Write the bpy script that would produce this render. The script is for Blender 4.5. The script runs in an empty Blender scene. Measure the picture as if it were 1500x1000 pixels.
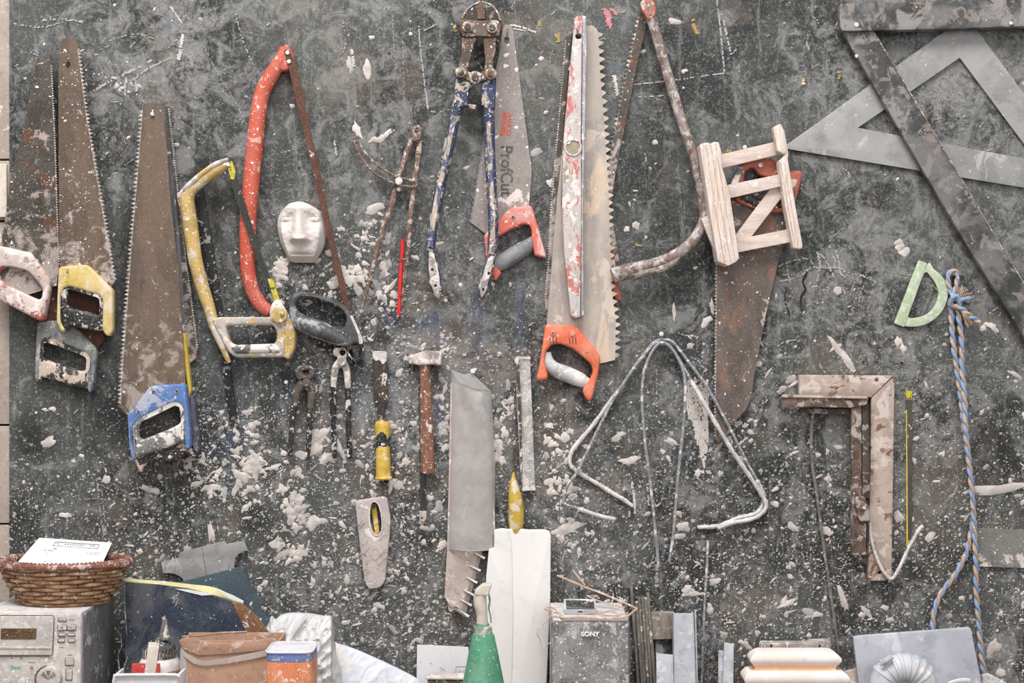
import bpy, bmesh, math, random
from statistics import NormalDist
import numpy as np
from mathutils import Vector, Matrix, noise
random.seed(7); np.random.seed(7)
R = math.radians
scn = bpy.context.scene
COL = scn.collection

# ---------------------------------------------------------------- camera, light, exposure
D = 2.0833          # camera distance from the board (metres); 1 photo pixel = 1 mm on the board
CZ = 1.50           # camera height
BZ = 0.92           # bench top
cd = bpy.data.cameras.new('camera'); cam = bpy.data.objects.new('camera', cd); COL.objects.link(cam)
cam.location = (0, -D, CZ); cam.rotation_euler = (R(90), 0, 0)
cd.lens = 50; cd.sensor_width = 36; cd.clip_start = 0.02
scn.camera = cam
w = bpy.data.worlds.new('world'); scn.world = w; w.use_nodes = True
bg = w.node_tree.nodes['Background']; bg.inputs[0].default_value = (1.0, 1.0, 1.0, 1); bg.inputs[1].default_value = 0.42
def area(name, loc, target, size, power, color):
    l = bpy.data.lights.new(name, 'AREA'); l.shape = 'RECTANGLE'; l.size, l.size_y = size; l.energy = power; l.color = color
    o = bpy.data.objects.new(name, l); COL.objects.link(o); o.location = loc
    o.rotation_euler = (Vector(target) - Vector(loc)).to_track_quat('-Z', 'Y').to_euler(); return o
area('skylight', (-0.5, -1.5, 3.9), (0, 0, 1.35), (2.2, 1.2), 122, (1.0, 0.985, 0.965))
area('front_light', (0.9, -3.4, 2.6), (0.1, 0, 1.35), (1.8, 1.5), 34, (0.97, 0.985, 1.0))  # weaker unseen area lamp, front right, behind the camera
vs = scn.view_settings
vs.view_transform = 'Standard'; vs.look = 'None'; vs.gamma = 1; vs.use_curve_mapping = False; vs.exposure = 0.0

# ---------------------------------------------------------------- helpers
S = 0.001
DOFF = 0              # extra distance from the board for the tool being built (mm)
def K(d): return (D - d * S) / D                      # d = distance from board in mm
def V(px, py, d=0): k = K(d); return Vector(((px - 750) * S * k, -d * S, CZ - (py - 500) * S * k))
def lin(v): v /= 255.0; return v / 12.92 if v <= 0.04045 else ((v + 0.055) / 1.055) ** 2.4
def C(r, g, b): return (lin(r), lin(g), lin(b), 1)

def tag(o, label, cat, group=None, kind=None):
    o['label'] = label; o['category'] = cat
    if group: o['group'] = group
    if kind: o['kind'] = kind
    return o
def thing(name, label, cat, loc, group=None):
    o = bpy.data.objects.new(name, None); COL.objects.link(o); o.empty_display_size = 0.03
    o.location = loc if isinstance(loc, Vector) else V(*loc)
    return tag(o, label, cat, group)
def wloc(p):
    v = Vector((0, 0, 0))
    while p is not None: v = v + p.location; p = p.parent
    return v
NOCLAMP = ('wall_back', 'wall_left', 'block', 'floor', 'bench_top', 'leg', 'wall_plate', 'plaster_splatter', 'chalk_mark')
def finish(name, me, mat, parent, smooth=35, origin=None, kind=None):
    """me holds world coordinates; give it an origin and a parent"""
    if parent is None and origin is None:
        n = len(me.vertices); co = np.empty(n * 3, 'f'); me.vertices.foreach_get('co', co); co = co.reshape(-1, 3)
        origin = Vector(((co[:, 0].min() + co[:, 0].max()) / 2, float(co[:, 1].max()), float(co[:, 2].min())))
    if name not in NOCLAMP:                    # nothing sinks into the bench top
        n = len(me.vertices); co = np.empty(n*3, 'f'); me.vertices.foreach_get('co', co); z = co[2::3]
        z[(z < BZ) & (z > BZ-0.3)] = BZ; co[2::3] = z; me.vertices.foreach_set('co', co)
    org = wloc(parent) if parent is not None else Vector(origin)
    me.transform(Matrix.Translation(-org))
    if mat is not None:
        me.materials.clear(); me.materials.append(mat)
    if smooth:
        me.polygons.foreach_set('use_smooth', [True] * len(me.polygons))
        me.set_sharp_from_angle(angle=R(smooth))
    me.update()
    o = bpy.data.objects.new(name, me); COL.objects.link(o)
    if parent is not None: o.parent = parent
    else: o.location = org
    if kind: o['kind'] = kind
    return o
class MB:
    def __init__(s): s.v = []; s.f = []
    def add(s, vs_, fs): n = len(s.v); s.v += [tuple(p) for p in vs_]; s.f += [tuple(i + n for i in f) for f in fs]
    def box(s, a, b):
        x0, y0, z0 = a; x1, y1, z1 = b
        s.add([(x0,y0,z0),(x1,y0,z0),(x1,y1,z0),(x0,y1,z0),(x0,y0,z1),(x1,y0,z1),(x1,y1,z1),(x0,y1,z1)],
              [(0,3,2,1),(4,5,6,7),(0,1,5,4),(1,2,6,5),(2,3,7,6),(3,0,4,7)])
    def hexa(s, front, back):       # two quads of 4 points, front first, same winding
        s.add(list(front) + list(back), [(0,1,2,3),(7,6,5,4),(0,4,5,1),(1,5,6,2),(2,6,7,3),(3,7,4,0)])
    def tube(s, P, rs, n=8, flat=1.0, rect=None, cap=True):
        P = [Vector(p) for p in P]; m = len(P); rings = []
        b = None
        for i in range(m):
            t = (P[min(i+1, m-1)] - P[max(i-1, 0)]); t = t.normalized() if t.length > 1e-9 else Vector((0, 0, 1))
            if b is None: b = Vector((0, -1, 0)) if abs(t.y) < 0.9 else Vector((1, 0, 0))
            b = b - t * b.dot(t); b = b.normalized() if b.length > 1e-6 else t.orthogonal().normalized()
            q = t.cross(b)
            r = rs[i] if isinstance(rs, (list, tuple)) else rs
            if rect: sec = [(-1,-1),(1,-1),(1,1),(-1,1)]; ring = [P[i] + q*(a*r) + b*(c*rect) for a, c in sec]
            else: ring = [P[i] + q*(math.cos(2*math.pi*j/n)*r) + b*(math.sin(2*math.pi*j/n)*r*flat) for j in range(n)]
            rings.append(ring)
        n = len(rings[0]); vs_ = [p for r_ in rings for p in r_]; fs = []
        for i in range(m-1):
            for j in range(n):
                a = i*n+j; c = i*n+(j+1) % n; fs.append((a, c, c+n, a+n))
        if cap: fs.append(tuple(range(n-1, -1, -1))); fs.append(tuple((m-1)*n+j for j in range(n)))
        s.add(vs_, fs)
    def lathe(s, c, prof, n=28, sx=1, sy=1):     # prof [(r, z)] around vertical axis through c=(x,y)
        vs_ = []; fs = []
        for r, z in prof:
            for j in range(n):
                a = 2*math.pi*j/n; vs_.append((c[0]+math.cos(a)*r*sx, c[1]+math.sin(a)*r*sy, z))
        for i in range(len(prof)-1):
            for j in range(n):
                a = i*n+j; b = i*n+(j+1) % n; fs.append((a, b, b+n, a+n))
        fs.append(tuple(range(n-1, -1, -1))); fs.append(tuple((len(prof)-1)*n+j for j in range(n)))
        s.add(vs_, fs)
    def build(s, name, mat, parent=None, smooth=35, bev=0, fix=True, **kw):
        me = bpy.data.meshes.new(name); me.from_pydata(s.v, [], s.f); me.validate()
        if bev or fix:
            bm = bmesh.new(); bm.from_mesh(me)
            if fix: bmesh.ops.recalc_face_normals(bm, faces=bm.faces)
            if bev: bmesh.ops.bevel(bm, geom=[e for e in bm.edges if e.is_manifold and e.calc_face_angle(0) > 0.5], offset=bev, segments=2, profile=0.6, affect='EDGES')
            bm.to_mesh(me); bm.free()
        return finish(name, me, mat, parent, smooth, **kw)

def cat(pts, n=5, closed=False):
    """Catmull-Rom through tuples of any length"""
    P = [tuple(map(float, p)) for p in pts]; out = []; m = len(P); rng = m if closed else m - 1
    for i in range(rng):
        g = (lambda j: P[j % m]) if closed else (lambda j: P[max(0, min(m-1, j))])
        p0, p1, p2, p3 = g(i-1), g(i), g(i+1), g(i+2)
        for k in range(n):
            t = k / n
            out.append(tuple(0.5*((2*b)+(c-a)*t+(2*a-5*b+4*c-d)*t*t+(-a+3*b-3*c+d)*t**3) for a, b, c, d in zip(p0, p1, p2, p3)))
    if not closed: out.append(P[-1])
    return out
def rnd(pts, r=4, n=3):
    """fillet the corners of a closed outline; a point may carry its own radius"""
    out = []; m = len(pts)
    for i in range(m):
        p = Vector(pts[i][:2]); a = Vector(pts[i-1][:2]); b = Vector(pts[(i+1) % m][:2])
        rr = pts[i][2] if len(pts[i]) > 2 else r
        la, lb = (a-p).length, (b-p).length; q = min(rr, la*0.45, lb*0.45)
        if q < 0.3: out.append(tuple(p)); continue
        s, e = p + (a-p).normalized()*q, p + (b-p).normalized()*q
        for k in range(n+1):
            t = k/n; out.append(tuple(s*(1-t)**2 + p*2*t*(1-t) + e*t*t))
    return out
def circ(x, y, r, ry=None, n=14, a0=0): return [(x+math.cos(2*math.pi*i/n+a0)*r, y+math.sin(2*math.pi*i/n+a0)*(ry or r)) for i in range(n)]
def toothy(pts, seed=0):
    """outline whose entries (x, y, pitch, amp) mean: a toothed edge runs from the previous point to this one"""
    rng = random.Random(seed)
    A = sum(pts[i-1][0]*pts[i][1]-pts[i][0]*pts[i-1][1] for i in range(len(pts))); sg = 1 if A > 0 else -1
    out = []
    for i, p in enumerate(pts):
        if len(p) > 2:
            a = Vector(pts[i-1][:2]); b = Vector(p[:2]); L = (b-a).length; n = max(1, int(L/p[2])); t = (b-a)/L; nn = Vector((t.y, -t.x))*sg
            for k in range(n):
                amp = p[3]*rng.uniform(0.7, 1.12)
                out.append(tuple(a + t*(L*(k+0.5)/n) + nn*amp)); out.append(tuple(a + t*(L*(k+1)/n)))
        else: out.append(tuple(p[:2]))
    return out
_pl = []
def plate(name, loops, d0, d1, mat, parent=None, bev=0, res=2, smooth=30, **kw):
    """flat piece with outline(s) given on the board, from d0 to d1 mm in front of it; later loops are holes"""
    if not isinstance(loops[0][0], (tuple, list)): loops = [loops]
    d0 += DOFF; d1 += DOFF; th = (d1-d0)*S; b = min(bev*S, th*0.49)
    cu = bpy.data.curves.new(name, 'CURVE'); cu.dimensions = '2D'; cu.fill_mode = 'BOTH'
    for lp in loops:
        sp = cu.splines.new('POLY'); sp.points.add(len(lp)-1); k = K(d1)
        for q, p in zip(sp.points, lp): q.co = ((p[0]-750)*S*k, CZ-(p[1]-500)*S*k, 0, 1)
        sp.use_cyclic_u = True
    cu.extrude = th/2-b; cu.bevel_depth = b; cu.bevel_resolution = res; cu.offset = -b
    ob = bpy.data.objects.new('tmp', cu); COL.objects.link(ob)
    me = bpy.data.meshes.new_from_object(ob); me.name = name
    bpy.data.objects.remove(ob); bpy.data.curves.remove(cu)
    bm = bmesh.new(); bm.from_mesh(me); bmesh.ops.remove_doubles(bm, verts=bm.verts, dist=2e-6); bm.to_mesh(me); bm.free()
    me.transform(Matrix.Translation((0, -(d0+d1)/2*S, 0)) @ Matrix.Rotation(R(90), 4, 'X'))
    return finish(name, me, mat, parent, smooth, **kw)
def tubepx(mb, pts, n=8, sm=5, flat=1.0, rect=None, cap=True):
    q = cat(pts, sm) if sm > 1 else pts
    mb.tube([V(p[0], p[1], p[2]+DOFF) for p in q], [p[3]*S*K(p[2]) for p in q], n, flat, rect*S if rect else None, cap)
def rod(name, pts, mat, parent=None, n=8, sm=5, flat=1.0, rect=None, **kw):
    mb = MB(); tubepx(mb, pts, n, sm, flat, rect); return mb.build(name, mat, parent, **kw)
def screw(name, x, y, r, d0, d1, mat, parent, dark=None):
    o = plate(name, circ(x, y, r), d0, d1, mat, parent, bev=min(1, r*0.3))
    if dark: plate('screw_recess', circ(x, y, r*0.42, n=6), d1-0.2, d1+0.15, dark, o)
    return o
def text(name, s, x, y, size, rot, d, mat, parent, th=0.3, sx=1.0, bold=0.0):
    d += DOFF
    cu = bpy.data.curves.new(name, 'FONT'); cu.body = s; cu.size = size*S*K(d); cu.align_x = 'CENTER'; cu.align_y = 'CENTER'; cu.extrude = th*S/2; cu.offset = bold*S
    ob = bpy.data.objects.new('tmp', cu); COL.objects.link(ob); me = bpy.data.meshes.new_from_object(ob); me.name = name
    bpy.data.objects.remove(ob); bpy.data.curves.remove(cu)
    me.transform(Matrix.Translation(V(x, y, d)) @ Matrix.Rotation(R(90), 4, 'X') @ Matrix.Rotation(R(rot), 4, 'Z') @ Matrix.Diagonal((sx, 1, 1, 1)))
    return finish(name, me, mat, parent, 0)
def nail(x, y, d, what, r=3.2, length=None, mat=None, tail=None):
    """a nail driven into the board, its head at (x, y, d)"""
    mb = MB(); h = V(x, y, d)
    tx, ty = tail if tail else (x, y)
    mb.tube([V(tx, ty, -6), V(x, y, d-0.8)], 1.15*S, 6)
    mb.tube([V(x, y, d-1.2), V(x, y, d-0.6), V(x, y, d)], [r*S*0.8, r*S, r*S*0.75], 10)
    o = mb.build('nail', mat or M['nail'], None, origin=V(tx, ty, 0)); tag(o, what, 'nail', 'nails driven into the dark board')
    return o

# ---------------------------------------------------------------- materials
PL = C(228, 218, 212)
M = {}
class NT:
    def __init__(s, name):
        s.m = bpy.data.materials.new(name); s.m.use_nodes = True; s.t = s.m.node_tree; s.b = s.t.nodes['Principled BSDF']
    def n(s, t, **kw):
        nd = s.t.nodes.new(t)
        for k_, v in kw.items():
            if k_ in nd.inputs: nd.inputs[k_].default_value = v
            else: setattr(nd, k_, v)
        return nd
    def l(s, a, b): s.t.links.new(a, b)
    def coord(s, scale=(1, 1, 1), rot=(0, 0, 0)):
        tc = s.n('ShaderNodeTexCoord'); oi = s.n('ShaderNodeObjectInfo'); ad = s.n('ShaderNodeVectorMath', operation='ADD')
        mu = s.n('ShaderNodeMath', operation='MULTIPLY'); mu.inputs[1].default_value = 9.0
        s.l(oi.outputs['Random'], mu.inputs[0]); s.l(tc.outputs['Object'], ad.inputs[0]); s.l(mu.outputs[0], ad.inputs[1])
        mp = s.n('ShaderNodeMapping'); mp.inputs['Scale'].default_value = scale; mp.inputs['Rotation'].default_value = rot
        s.l(ad.outputs[0], mp.inputs[0]); return mp.outputs[0]
    def noise(s, co, scale, detail=6, rough=0.6, dist=0.0, lac=2.0):
        nd = s.n('ShaderNodeTexNoise', Scale=scale, Detail=detail, Roughness=rough, Distortion=dist, Lacunarity=lac); s.l(co, nd.inputs['Vector']); return nd.outputs['Fac']
    def ramp(s, x, a, b, lo=0.0, hi=1.0):
        nd = s.n('ShaderNodeMapRange', interpolation_type='SMOOTHSTEP'); nd.inputs[1].default_value = a; nd.inputs[2].default_value = b; nd.inputs[3].default_value = lo; nd.inputs[4].default_value = hi
        s.l(x, nd.inputs[0]); return nd.outputs[0]
    def math(s, op, a, b):
        nd = s.n('ShaderNodeMath', operation=op, use_clamp=(op in ('ADD', 'MULTIPLY')))
        for i, q in enumerate((a, b)):
            if isinstance(q, (int, float)): nd.inputs[i].default_value = q
            else: s.l(q, nd.inputs[i])
        return nd.outputs[0]
    def mix(s, f, a, b):
        nd = s.n('ShaderNodeMix', data_type='RGBA')
        if isinstance(f, (int, float)): nd.inputs[0].default_value = f
        else: s.l(f, nd.inputs[0])
        for i, q in ((6, a), (7, b)):
            if isinstance(q, tuple): nd.inputs[i].default_value = q
            else: s.l(q, nd.inputs[i])
        return nd.outputs[2]
    def specks(s, co, scale, size):
        vo = s.n('ShaderNodeTexVoronoi', Scale=scale); wn = s.n('ShaderNodeVectorMath', operation='ADD')
        nz = s.n('ShaderNodeTexNoise', Scale=scale*1.3, Detail=2); sc = s.n('ShaderNodeVectorMath', operation='SCALE'); sc.inputs['Scale'].default_value = 0.9/scale
        s.l(co, nz.inputs['Vector']); s.l(nz.outputs['Color'], sc.inputs[0]); s.l(co, wn.inputs[0]); s.l(sc.outputs[0], wn.inputs[1]); s.l(wn.outputs[0], vo.inputs['Vector'])
        sp = s.n('ShaderNodeSeparateColor'); s.l(vo.outputs['Color'], sp.inputs[0])
        pw = s.math('POWER', sp.outputs[0], 2.5); th = s.math('MULTIPLY', pw, size)
        d = s.math('SUBTRACT', th, vo.outputs['Distance']); return s.ramp(d, 0.0, 0.05)
def qt(p, sd=0.058): return 0.5+sd*NormalDist().inv_cdf(1-min(0.97, max(0.004, p)))   # noise level exceeded over a share p of the surface
def mat(key, base, var=None, dust=0.2, dcol=PL, sp=0.35, spscale=110, rough=0.72, metal=0.0, scale=35, wear=None, wamt=0.25, stretch=(1, 1, 1), rot=(0, 0, 0), varf=0.5, bump=0.35, alpha=1.0, film=0.0, wscale=None, grit=None, dz=None):
    t = NT(key); co = t.coord(stretch, rot); co1 = t.coord()
    grit = (0.34 if sp > 0 else 0.15) if grit is None else grit
    v = t.ramp(t.noise(co, scale*0.8, 8, 0.65, 0.3), 0.42, 0.58)
    var = var or tuple(min(1, c_*0.62) for c_ in base[:3])+(1,)
    col = t.mix(t.math('MULTIPLY', v, min(1, varf*1.6)), base, var)
    if wear:
        q = qt(wamt); wm = t.ramp(t.noise(co, wscale or scale*1.1, 9, 0.66, 0.6), q-0.006, q+0.012); col = t.mix(t.math('MULTIPLY', wm, 0.9), col, wear)
    if grit:     # dark grime worked into the surface, then pale powder
        dk = t.ramp(t.noise(co, scale*3.2, 8, 0.72, 0.4), qt(0.22)-0.01, qt(0.04)); col = t.mix(t.math('MULTIPLY', dk, 0.75*grit), col, tuple(c_*0.38 for c_ in base[:3])+(1,))
        pw = t.ramp(t.noise(co1, 380, 5, 0.78), 0.51, 0.62); col = t.mix(t.math('MULTIPLY', pw, 0.55*grit), col, dcol)
    if film:
        fm = t.ramp(t.noise(co1, 16, 9, 0.68, 0.5), 0.44, 0.58); col = t.mix(t.math('MULTIPLY', fm, min(1, film*1.6)), col, dcol)
    if dz:       # powder gathered towards the handle end (local heights in metres)
        tc = t.n('ShaderNodeTexCoord'); sx = t.n('ShaderNodeSeparateXYZ'); t.l(tc.outputs['Object'], sx.inputs[0])
        g_ = t.n('ShaderNodeMapRange'); g_.inputs[1].default_value = dz[0]; g_.inputs[2].default_value = dz[1]; g_.inputs[3].default_value = -0.09; g_.inputs[4].default_value = 0.10; t.l(sx.outputs[2], g_.inputs[0])
        zz_ = t.n('ShaderNodeMath', operation='ADD'); t.l(t.noise(co1, 45, 9, 0.72, 0.5), zz_.inputs[0]); t.l(g_.outputs[0], zz_.inputs[1]); col = t.mix(t.math('MULTIPLY', t.ramp(zz_.outputs[0], 0.50, 0.60), 0.8), col, dcol)
    q = qt(dust*0.8+0.001); dn = t.noise(co1, scale*1.3, 10, 0.7, 0.5); dm = t.ramp(dn, q-0.008, q+0.02)
    if dust > 0: col = t.mix(t.math('MULTIPLY', dm, 0.82), col, dcol)
    if sp > 0:
        sm = t.math('MAXIMUM', t.specks(co1, spscale, sp*0.85), t.specks(co1, spscale*2.6, sp*0.9)); col = t.mix(sm, col, C(226, 220, 215))
        dm2 = t.math('ADD', dm, sm)
    else: dm2 = dm
    t.l(col, t.b.inputs['Base Color'])
    if metal:
        t.l(t.ramp(dm2, 0, 1, metal, 0.0), t.b.inputs['Metallic'])
    t.b.inputs['Roughness'].default_value = rough
    t.b.inputs['Specular IOR Level'].default_value = 0.35
    bp = t.n('ShaderNodeBump', Strength=bump, Distance=0.0012); t.l(t.math('ADD', t.math('MULTIPLY', dn, 0.6), t.math('MULTIPLY', dm2, 0.4)), bp.inputs['Height']); t.l(bp.outputs[0], t.b.inputs['Normal'])
    if alpha < 1:
        t.b.inputs['Alpha'].default_value = alpha
    M[key] = t.m; return t.m

# metals and blades
mat('blade_brown', C(110, 92, 78), C(88, 74, 64), dust=0.035, dcol=C(186, 172, 164), sp=0.34, spscale=95, rough=0.5, metal=0.15, scale=22, grit=.3, dz=(0.04, -0.11), stretch=(1.5, 1, 0.5))
mat('blade_brownclean', C(112, 94, 80), C(90, 76, 66), dust=0.01, dcol=C(172, 158, 150), sp=0.2, spscale=110, rough=0.5, metal=0.15, scale=22, grit=.3, dz=(-0.02, -0.23), stretch=(1.5, 1, 0.4))
mat('tooth', C(176, 168, 162), C(120, 112, 106), dust=0.2, sp=0, rough=0.5, scale=120, grit=.5)
mat('tooth_dark', C(120, 104, 94), C(70, 60, 54), dust=0.25, sp=0, rough=0.6, scale=120, grit=.5)
mat('strip_olive', C(76, 74, 64), C(64, 62, 54), dust=0.02, sp=0.12, rough=0.6, grit=.1)
mat('blade_dark', C(80, 74, 68), C(58, 54, 50), dust=0.06, dcol=C(176, 162, 154), sp=0.3, rough=0.5, metal=0.15, scale=20, wear=C(96, 66, 50), wamt=0.18, grit=.35, dz=(0.06, -0.12))
mat('blade_rust', C(108, 96, 90), C(80, 70, 66), dust=0.05, dcol=C(190, 175, 168), sp=0.3, rough=0.7, metal=0.1, scale=18, wear=C(128, 98, 84), wamt=0.14, stretch=(1.4, 1, 0.6))
mat('blade_grey', C(146, 136, 132), C(132, 124, 120), dust=0.02, sp=0.36, spscale=70, rough=0.6, metal=0.1, scale=12, bump=0.15)
mat('blade_tan', C(180, 168, 158), C(150, 142, 138), dust=0.10, dcol=C(206, 190, 176), sp=0.2, rough=0.75, scale=10, stretch=(1.6, 1, 0.35), bump=0.25, film=0.2, wear=C(204, 180, 158), wamt=0.34)
mat('blade_steel', C(132, 136, 140), C(92, 96, 100), dust=0.05, sp=0.2, rough=0.4, metal=0.5, scale=30, stretch=(2, 1, 0.2))
mat('rust_red', C(98, 64, 50), C(80, 52, 42), dust=0.02, sp=0.12, rough=0.85, scale=40, grit=0.12)
mat('rust_frame', C(146, 134, 128), C(112, 98, 92), dust=0.40, dcol=C(190, 182, 178), sp=0.1, rough=0.7, scale=60, wear=C(108, 78, 66), wamt=0.22, stretch=(1.5, 1, .6))
mat('compass', C(122, 98, 86), C(92, 70, 58), dust=0.24, dcol=C(196, 180, 170), sp=0.25, rough=0.7, scale=70)
mat('cutter_jaw', C(104, 88, 78), C(62, 52, 46), dust=0.22, dcol=C(176, 162, 150), sp=0.3, rough=0.65, scale=50, wear=C(104, 66, 46), wamt=0.28)
mat('jaw_dark', C(58, 52, 48), C(38, 36, 34), dust=0.06, dcol=C(150, 130, 118), sp=0.3, rough=0.5, metal=0.2, scale=60, grit=0.12)
mat('cutter_blue', C(54, 66, 104), C(42, 50, 78), dust=0.26, dcol=C(196, 182, 162), sp=0.4, rough=0.6, scale=48, wear=C(74, 56, 48), wamt=0.12)
mat('cutter_worn', C(186, 170, 150), C(150, 130, 110), dust=0.1, sp=0.3, rough=0.7, scale=60, wear=C(48, 62, 112), wamt=0.46, stretch=(1, 1, 0.4))
mat('bolt', C(150, 136, 124), C(110, 94, 82), dust=0.3, sp=0, rough=0.6, scale=90)
mat('nail', C(226, 222, 220), C(180, 176, 172), dust=0.2, sp=0, rough=0.6, scale=90)
mat('nail_rust', C(112, 78, 60), C(80, 56, 44), dust=0.1, sp=0, rough=0.8, scale=90)
mat('screw', C(150, 144, 138), C(100, 94, 90), dust=0.2, sp=0, rough=0.5, metal=0.4, scale=120)
mat('dark', C(26, 26, 26), C(36, 36, 36), dust=0.02, sp=0, rough=0.8)
# handles
mat('h_white', C(206, 190, 182), C(184, 164, 154), dust=0.3, sp=0.3, rough=0.75, scale=26, wear=C(164, 66, 50), wamt=0.13)
mat('h_yellow', C(206, 184, 132), C(204, 174, 90), dust=0.34, dcol=C(216, 200, 176), sp=0.3, rough=0.6, scale=24)
mat('h_black', C(42, 41, 40), C(28, 28, 28), dust=0.20, sp=0.45, rough=0.45, scale=34)
mat('h_greyteal', C(134, 136, 132), C(110, 112, 110), dust=0.2, dcol=C(180, 172, 162), sp=0.3, rough=0.7, scale=26, wear=C(62, 84, 110), wamt=0.12)
mat('h_flaked', C(50, 48, 46), C(34, 34, 34), dust=0.46, dcol=C(206, 186, 172), sp=0.4, rough=0.6, scale=26)
mat('h_blue', C(92, 126, 182), C(78, 110, 168), dust=0.26, film=0.15, dcol=C(176, 180, 190), sp=0.3, rough=0.5, scale=22)
mat('h_greydust', C(120, 118, 116), C(84, 82, 80), dust=0.40, sp=0.45, rough=0.6, scale=22)
mat('h_yellowclean', C(214, 186, 74), C(200, 170, 70), dust=0.08, sp=0.1, rough=0.5)
mat('h_navygrey', C(86, 88, 102), C(62, 66, 84), dust=0.2, dcol=C(150, 146, 146), sp=0.2, rough=0.6)
mat('hack_yellow', C(194, 164, 98), C(168, 136, 84), dust=0.44, dcol=C(206, 196, 186), sp=0.4, rough=0.55, scale=40)
mat('hack_pale', C(188, 180, 174), C(150, 142, 136), dust=0.35, sp=0.4, rough=0.6, scale=40, wear=C(190, 154, 90), wamt=0.2)
mat('hack_blade', C(52, 54, 48), C(42, 44, 40), dust=0.03, sp=0.15, rough=0.5, grit=0.12)
mat('yellow_paint', C(196, 184, 40), C(160, 148, 40), dust=0.05, sp=0.1, rough=0.5, wear=C(50, 52, 46), wamt=0.3, scale=90)
mat('bar_black', C(38, 38, 38), C(28, 28, 28), dust=0.16, dcol=C(150, 148, 146), sp=0.3, rough=0.5, scale=50, stretch=(3, 1, 0.4), grit=0.12)
mat('bow_red', C(192, 84, 64), C(180, 76, 58), dust=0.10, film=0.06, dcol=C(218, 170, 158), sp=0.38, spscale=120, rough=0.5, scale=30)
mat('h_charcoal', C(92, 92, 94), C(58, 58, 60), dust=0.30, dcol=C(158, 158, 160), sp=0.22, rough=0.5, scale=24)
mat('h_pink', C(206, 142, 134), C(216, 96, 76), dust=0.26, dcol=C(216, 186, 180), sp=0.2, rough=0.55, scale=24)
mat('h_greygrip', C(138, 138, 140), C(104, 104, 106), dust=0.3, dcol=C(182, 180, 180), sp=0.3, rough=0.6, scale=26)
mat('h_orange', C(214, 104, 72), C(220, 116, 84), dust=0.07, dcol=C(230, 170, 150), sp=0.2, rough=0.5, scale=24, film=0.18)
mat('h_palegrip', C(196, 194, 196), C(150, 148, 150), dust=0.3, sp=0.2, rough=0.6, scale=20)
mat('h_rustred', C(176, 96, 76), C(150, 84, 68), dust=0.22, dcol=C(206, 190, 180), sp=0.2, rough=0.6, scale=22)
mat('level', C(190, 183, 180), C(180, 170, 166), dust=0.3, sp=0.3, rough=0.6, scale=40, wear=C(188, 100, 92), wamt=0.22, stretch=(1.5, 1, 0.6))
mat('level_side', C(168, 166, 168), C(140, 138, 140), dust=0.2, sp=0.2, rough=0.4, metal=0.3, scale=40)
mat('vial', C(148, 138, 112), C(120, 110, 90), dust=0.1, sp=0, rough=0.2)
mat('wood_chisel', C(70, 58, 50), C(50, 42, 38), dust=0.12, sp=0.3, rough=0.6, scale=40, grit=0.12)
mat('chisel_yellow', C(212, 178, 70), C(196, 156, 60), dust=0.14, sp=0.2, rough=0.4)
mat('hammer_wood', C(142, 94, 72), C(110, 72, 56), dust=0.12, sp=0.35, rough=0.6, scale=50, stretch=(3, 1, 0.5))
mat('coated', C(188, 178, 172), C(120, 110, 104), dust=0.45, sp=0.4, rough=0.8, scale=50)
mat('pincer', C(96, 86, 80), C(62, 54, 50), dust=0.30, dcol=C(176, 168, 162), sp=0.35, rough=0.55, scale=60)
mat('pincer_arm', C(56, 48, 44), C(38, 34, 32), dust=0.10, sp=0.4, rough=0.5, scale=60, grit=0.12)
mat('pincer_black', C(40, 40, 40), C(30, 30, 30), dust=0.14, sp=0.45, rough=0.4, scale=60, grit=0.12)
mat('plaster_pink', C(192, 180, 176), C(176, 164, 160), dust=0.15, sp=0.15, rough=0.9, scale=40, bump=0.8)
mat('plaster', C(206, 197, 193), C(198, 187, 182), dust=0.0, sp=0, rough=0.95, scale=60, bump=0.35, varf=0.3)
mat('splat', C(208, 198, 192), C(176, 168, 163), dust=0, sp=0, rough=0.95, scale=60, varf=0.5)
mat('splat_grey', C(172, 168, 166), C(150, 146, 144), dust=0, sp=0, rough=0.95, scale=60)
mat('coat', C(216, 210, 208), C(188, 182, 180), dust=0.2, sp=0, rough=0.95, scale=60, bump=1.0)
mat('wire', C(150, 154, 160), C(124, 126, 130), dust=0.2, sp=0.3, rough=0.5, metal=0.2, scale=80)
mat('wood_pale', C(212, 196, 188), C(198, 176, 162), dust=0.12, dcol=C(226, 216, 210), sp=0.05, rough=0.85, scale=50, stretch=(0.5, 2, 4), rot=(0, R(14), 0), bump=0.5)
mat('ply_edge', C(216, 204, 197), C(202, 180, 164), dust=0.1, dcol=C(228, 220, 214), sp=0.05, rough=0.85, scale=60, stretch=(5, 1, 0.25), rot=(0, R(-12), 0), varf=0.6, bump=0.5)
mat('ply_ridge', C(206, 184, 166), C(190, 164, 142), dust=0.2, dcol=C(226, 214, 206), sp=0, rough=0.85, scale=60)
mat('acrylic', C(154, 153, 152), C(132, 131, 130), dust=0.12, dcol=C(184, 181, 180), sp=0.2, spscale=60, film=0.2, rough=0.5, scale=14, alpha=0.93, bump=0.1)
mat('acrylic_dark', C(122, 120, 116), C(108, 106, 102), dust=0.06, sp=0.35, spscale=90, rough=0.5, scale=20, alpha=0.93, bump=0.1)
mat('steel_black', C(66, 66, 66), C(48, 48, 48), dust=0.22, dcol=C(142, 138, 136), sp=0.15, rough=0.55, scale=18, film=0.3, wear=C(128, 116, 109), wamt=0.16, wscale=38, grit=0.12)
mat('green_plastic', C(184, 195, 168), C(166, 182, 146), dust=0.4, dcol=C(204, 210, 192), sp=0, rough=0.6, scale=90, grit=.35)
mat('rope_blue', C(140, 162, 196), C(122, 148, 188), dust=0.05, sp=0, rough=0.8, scale=100, bump=1)
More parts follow.
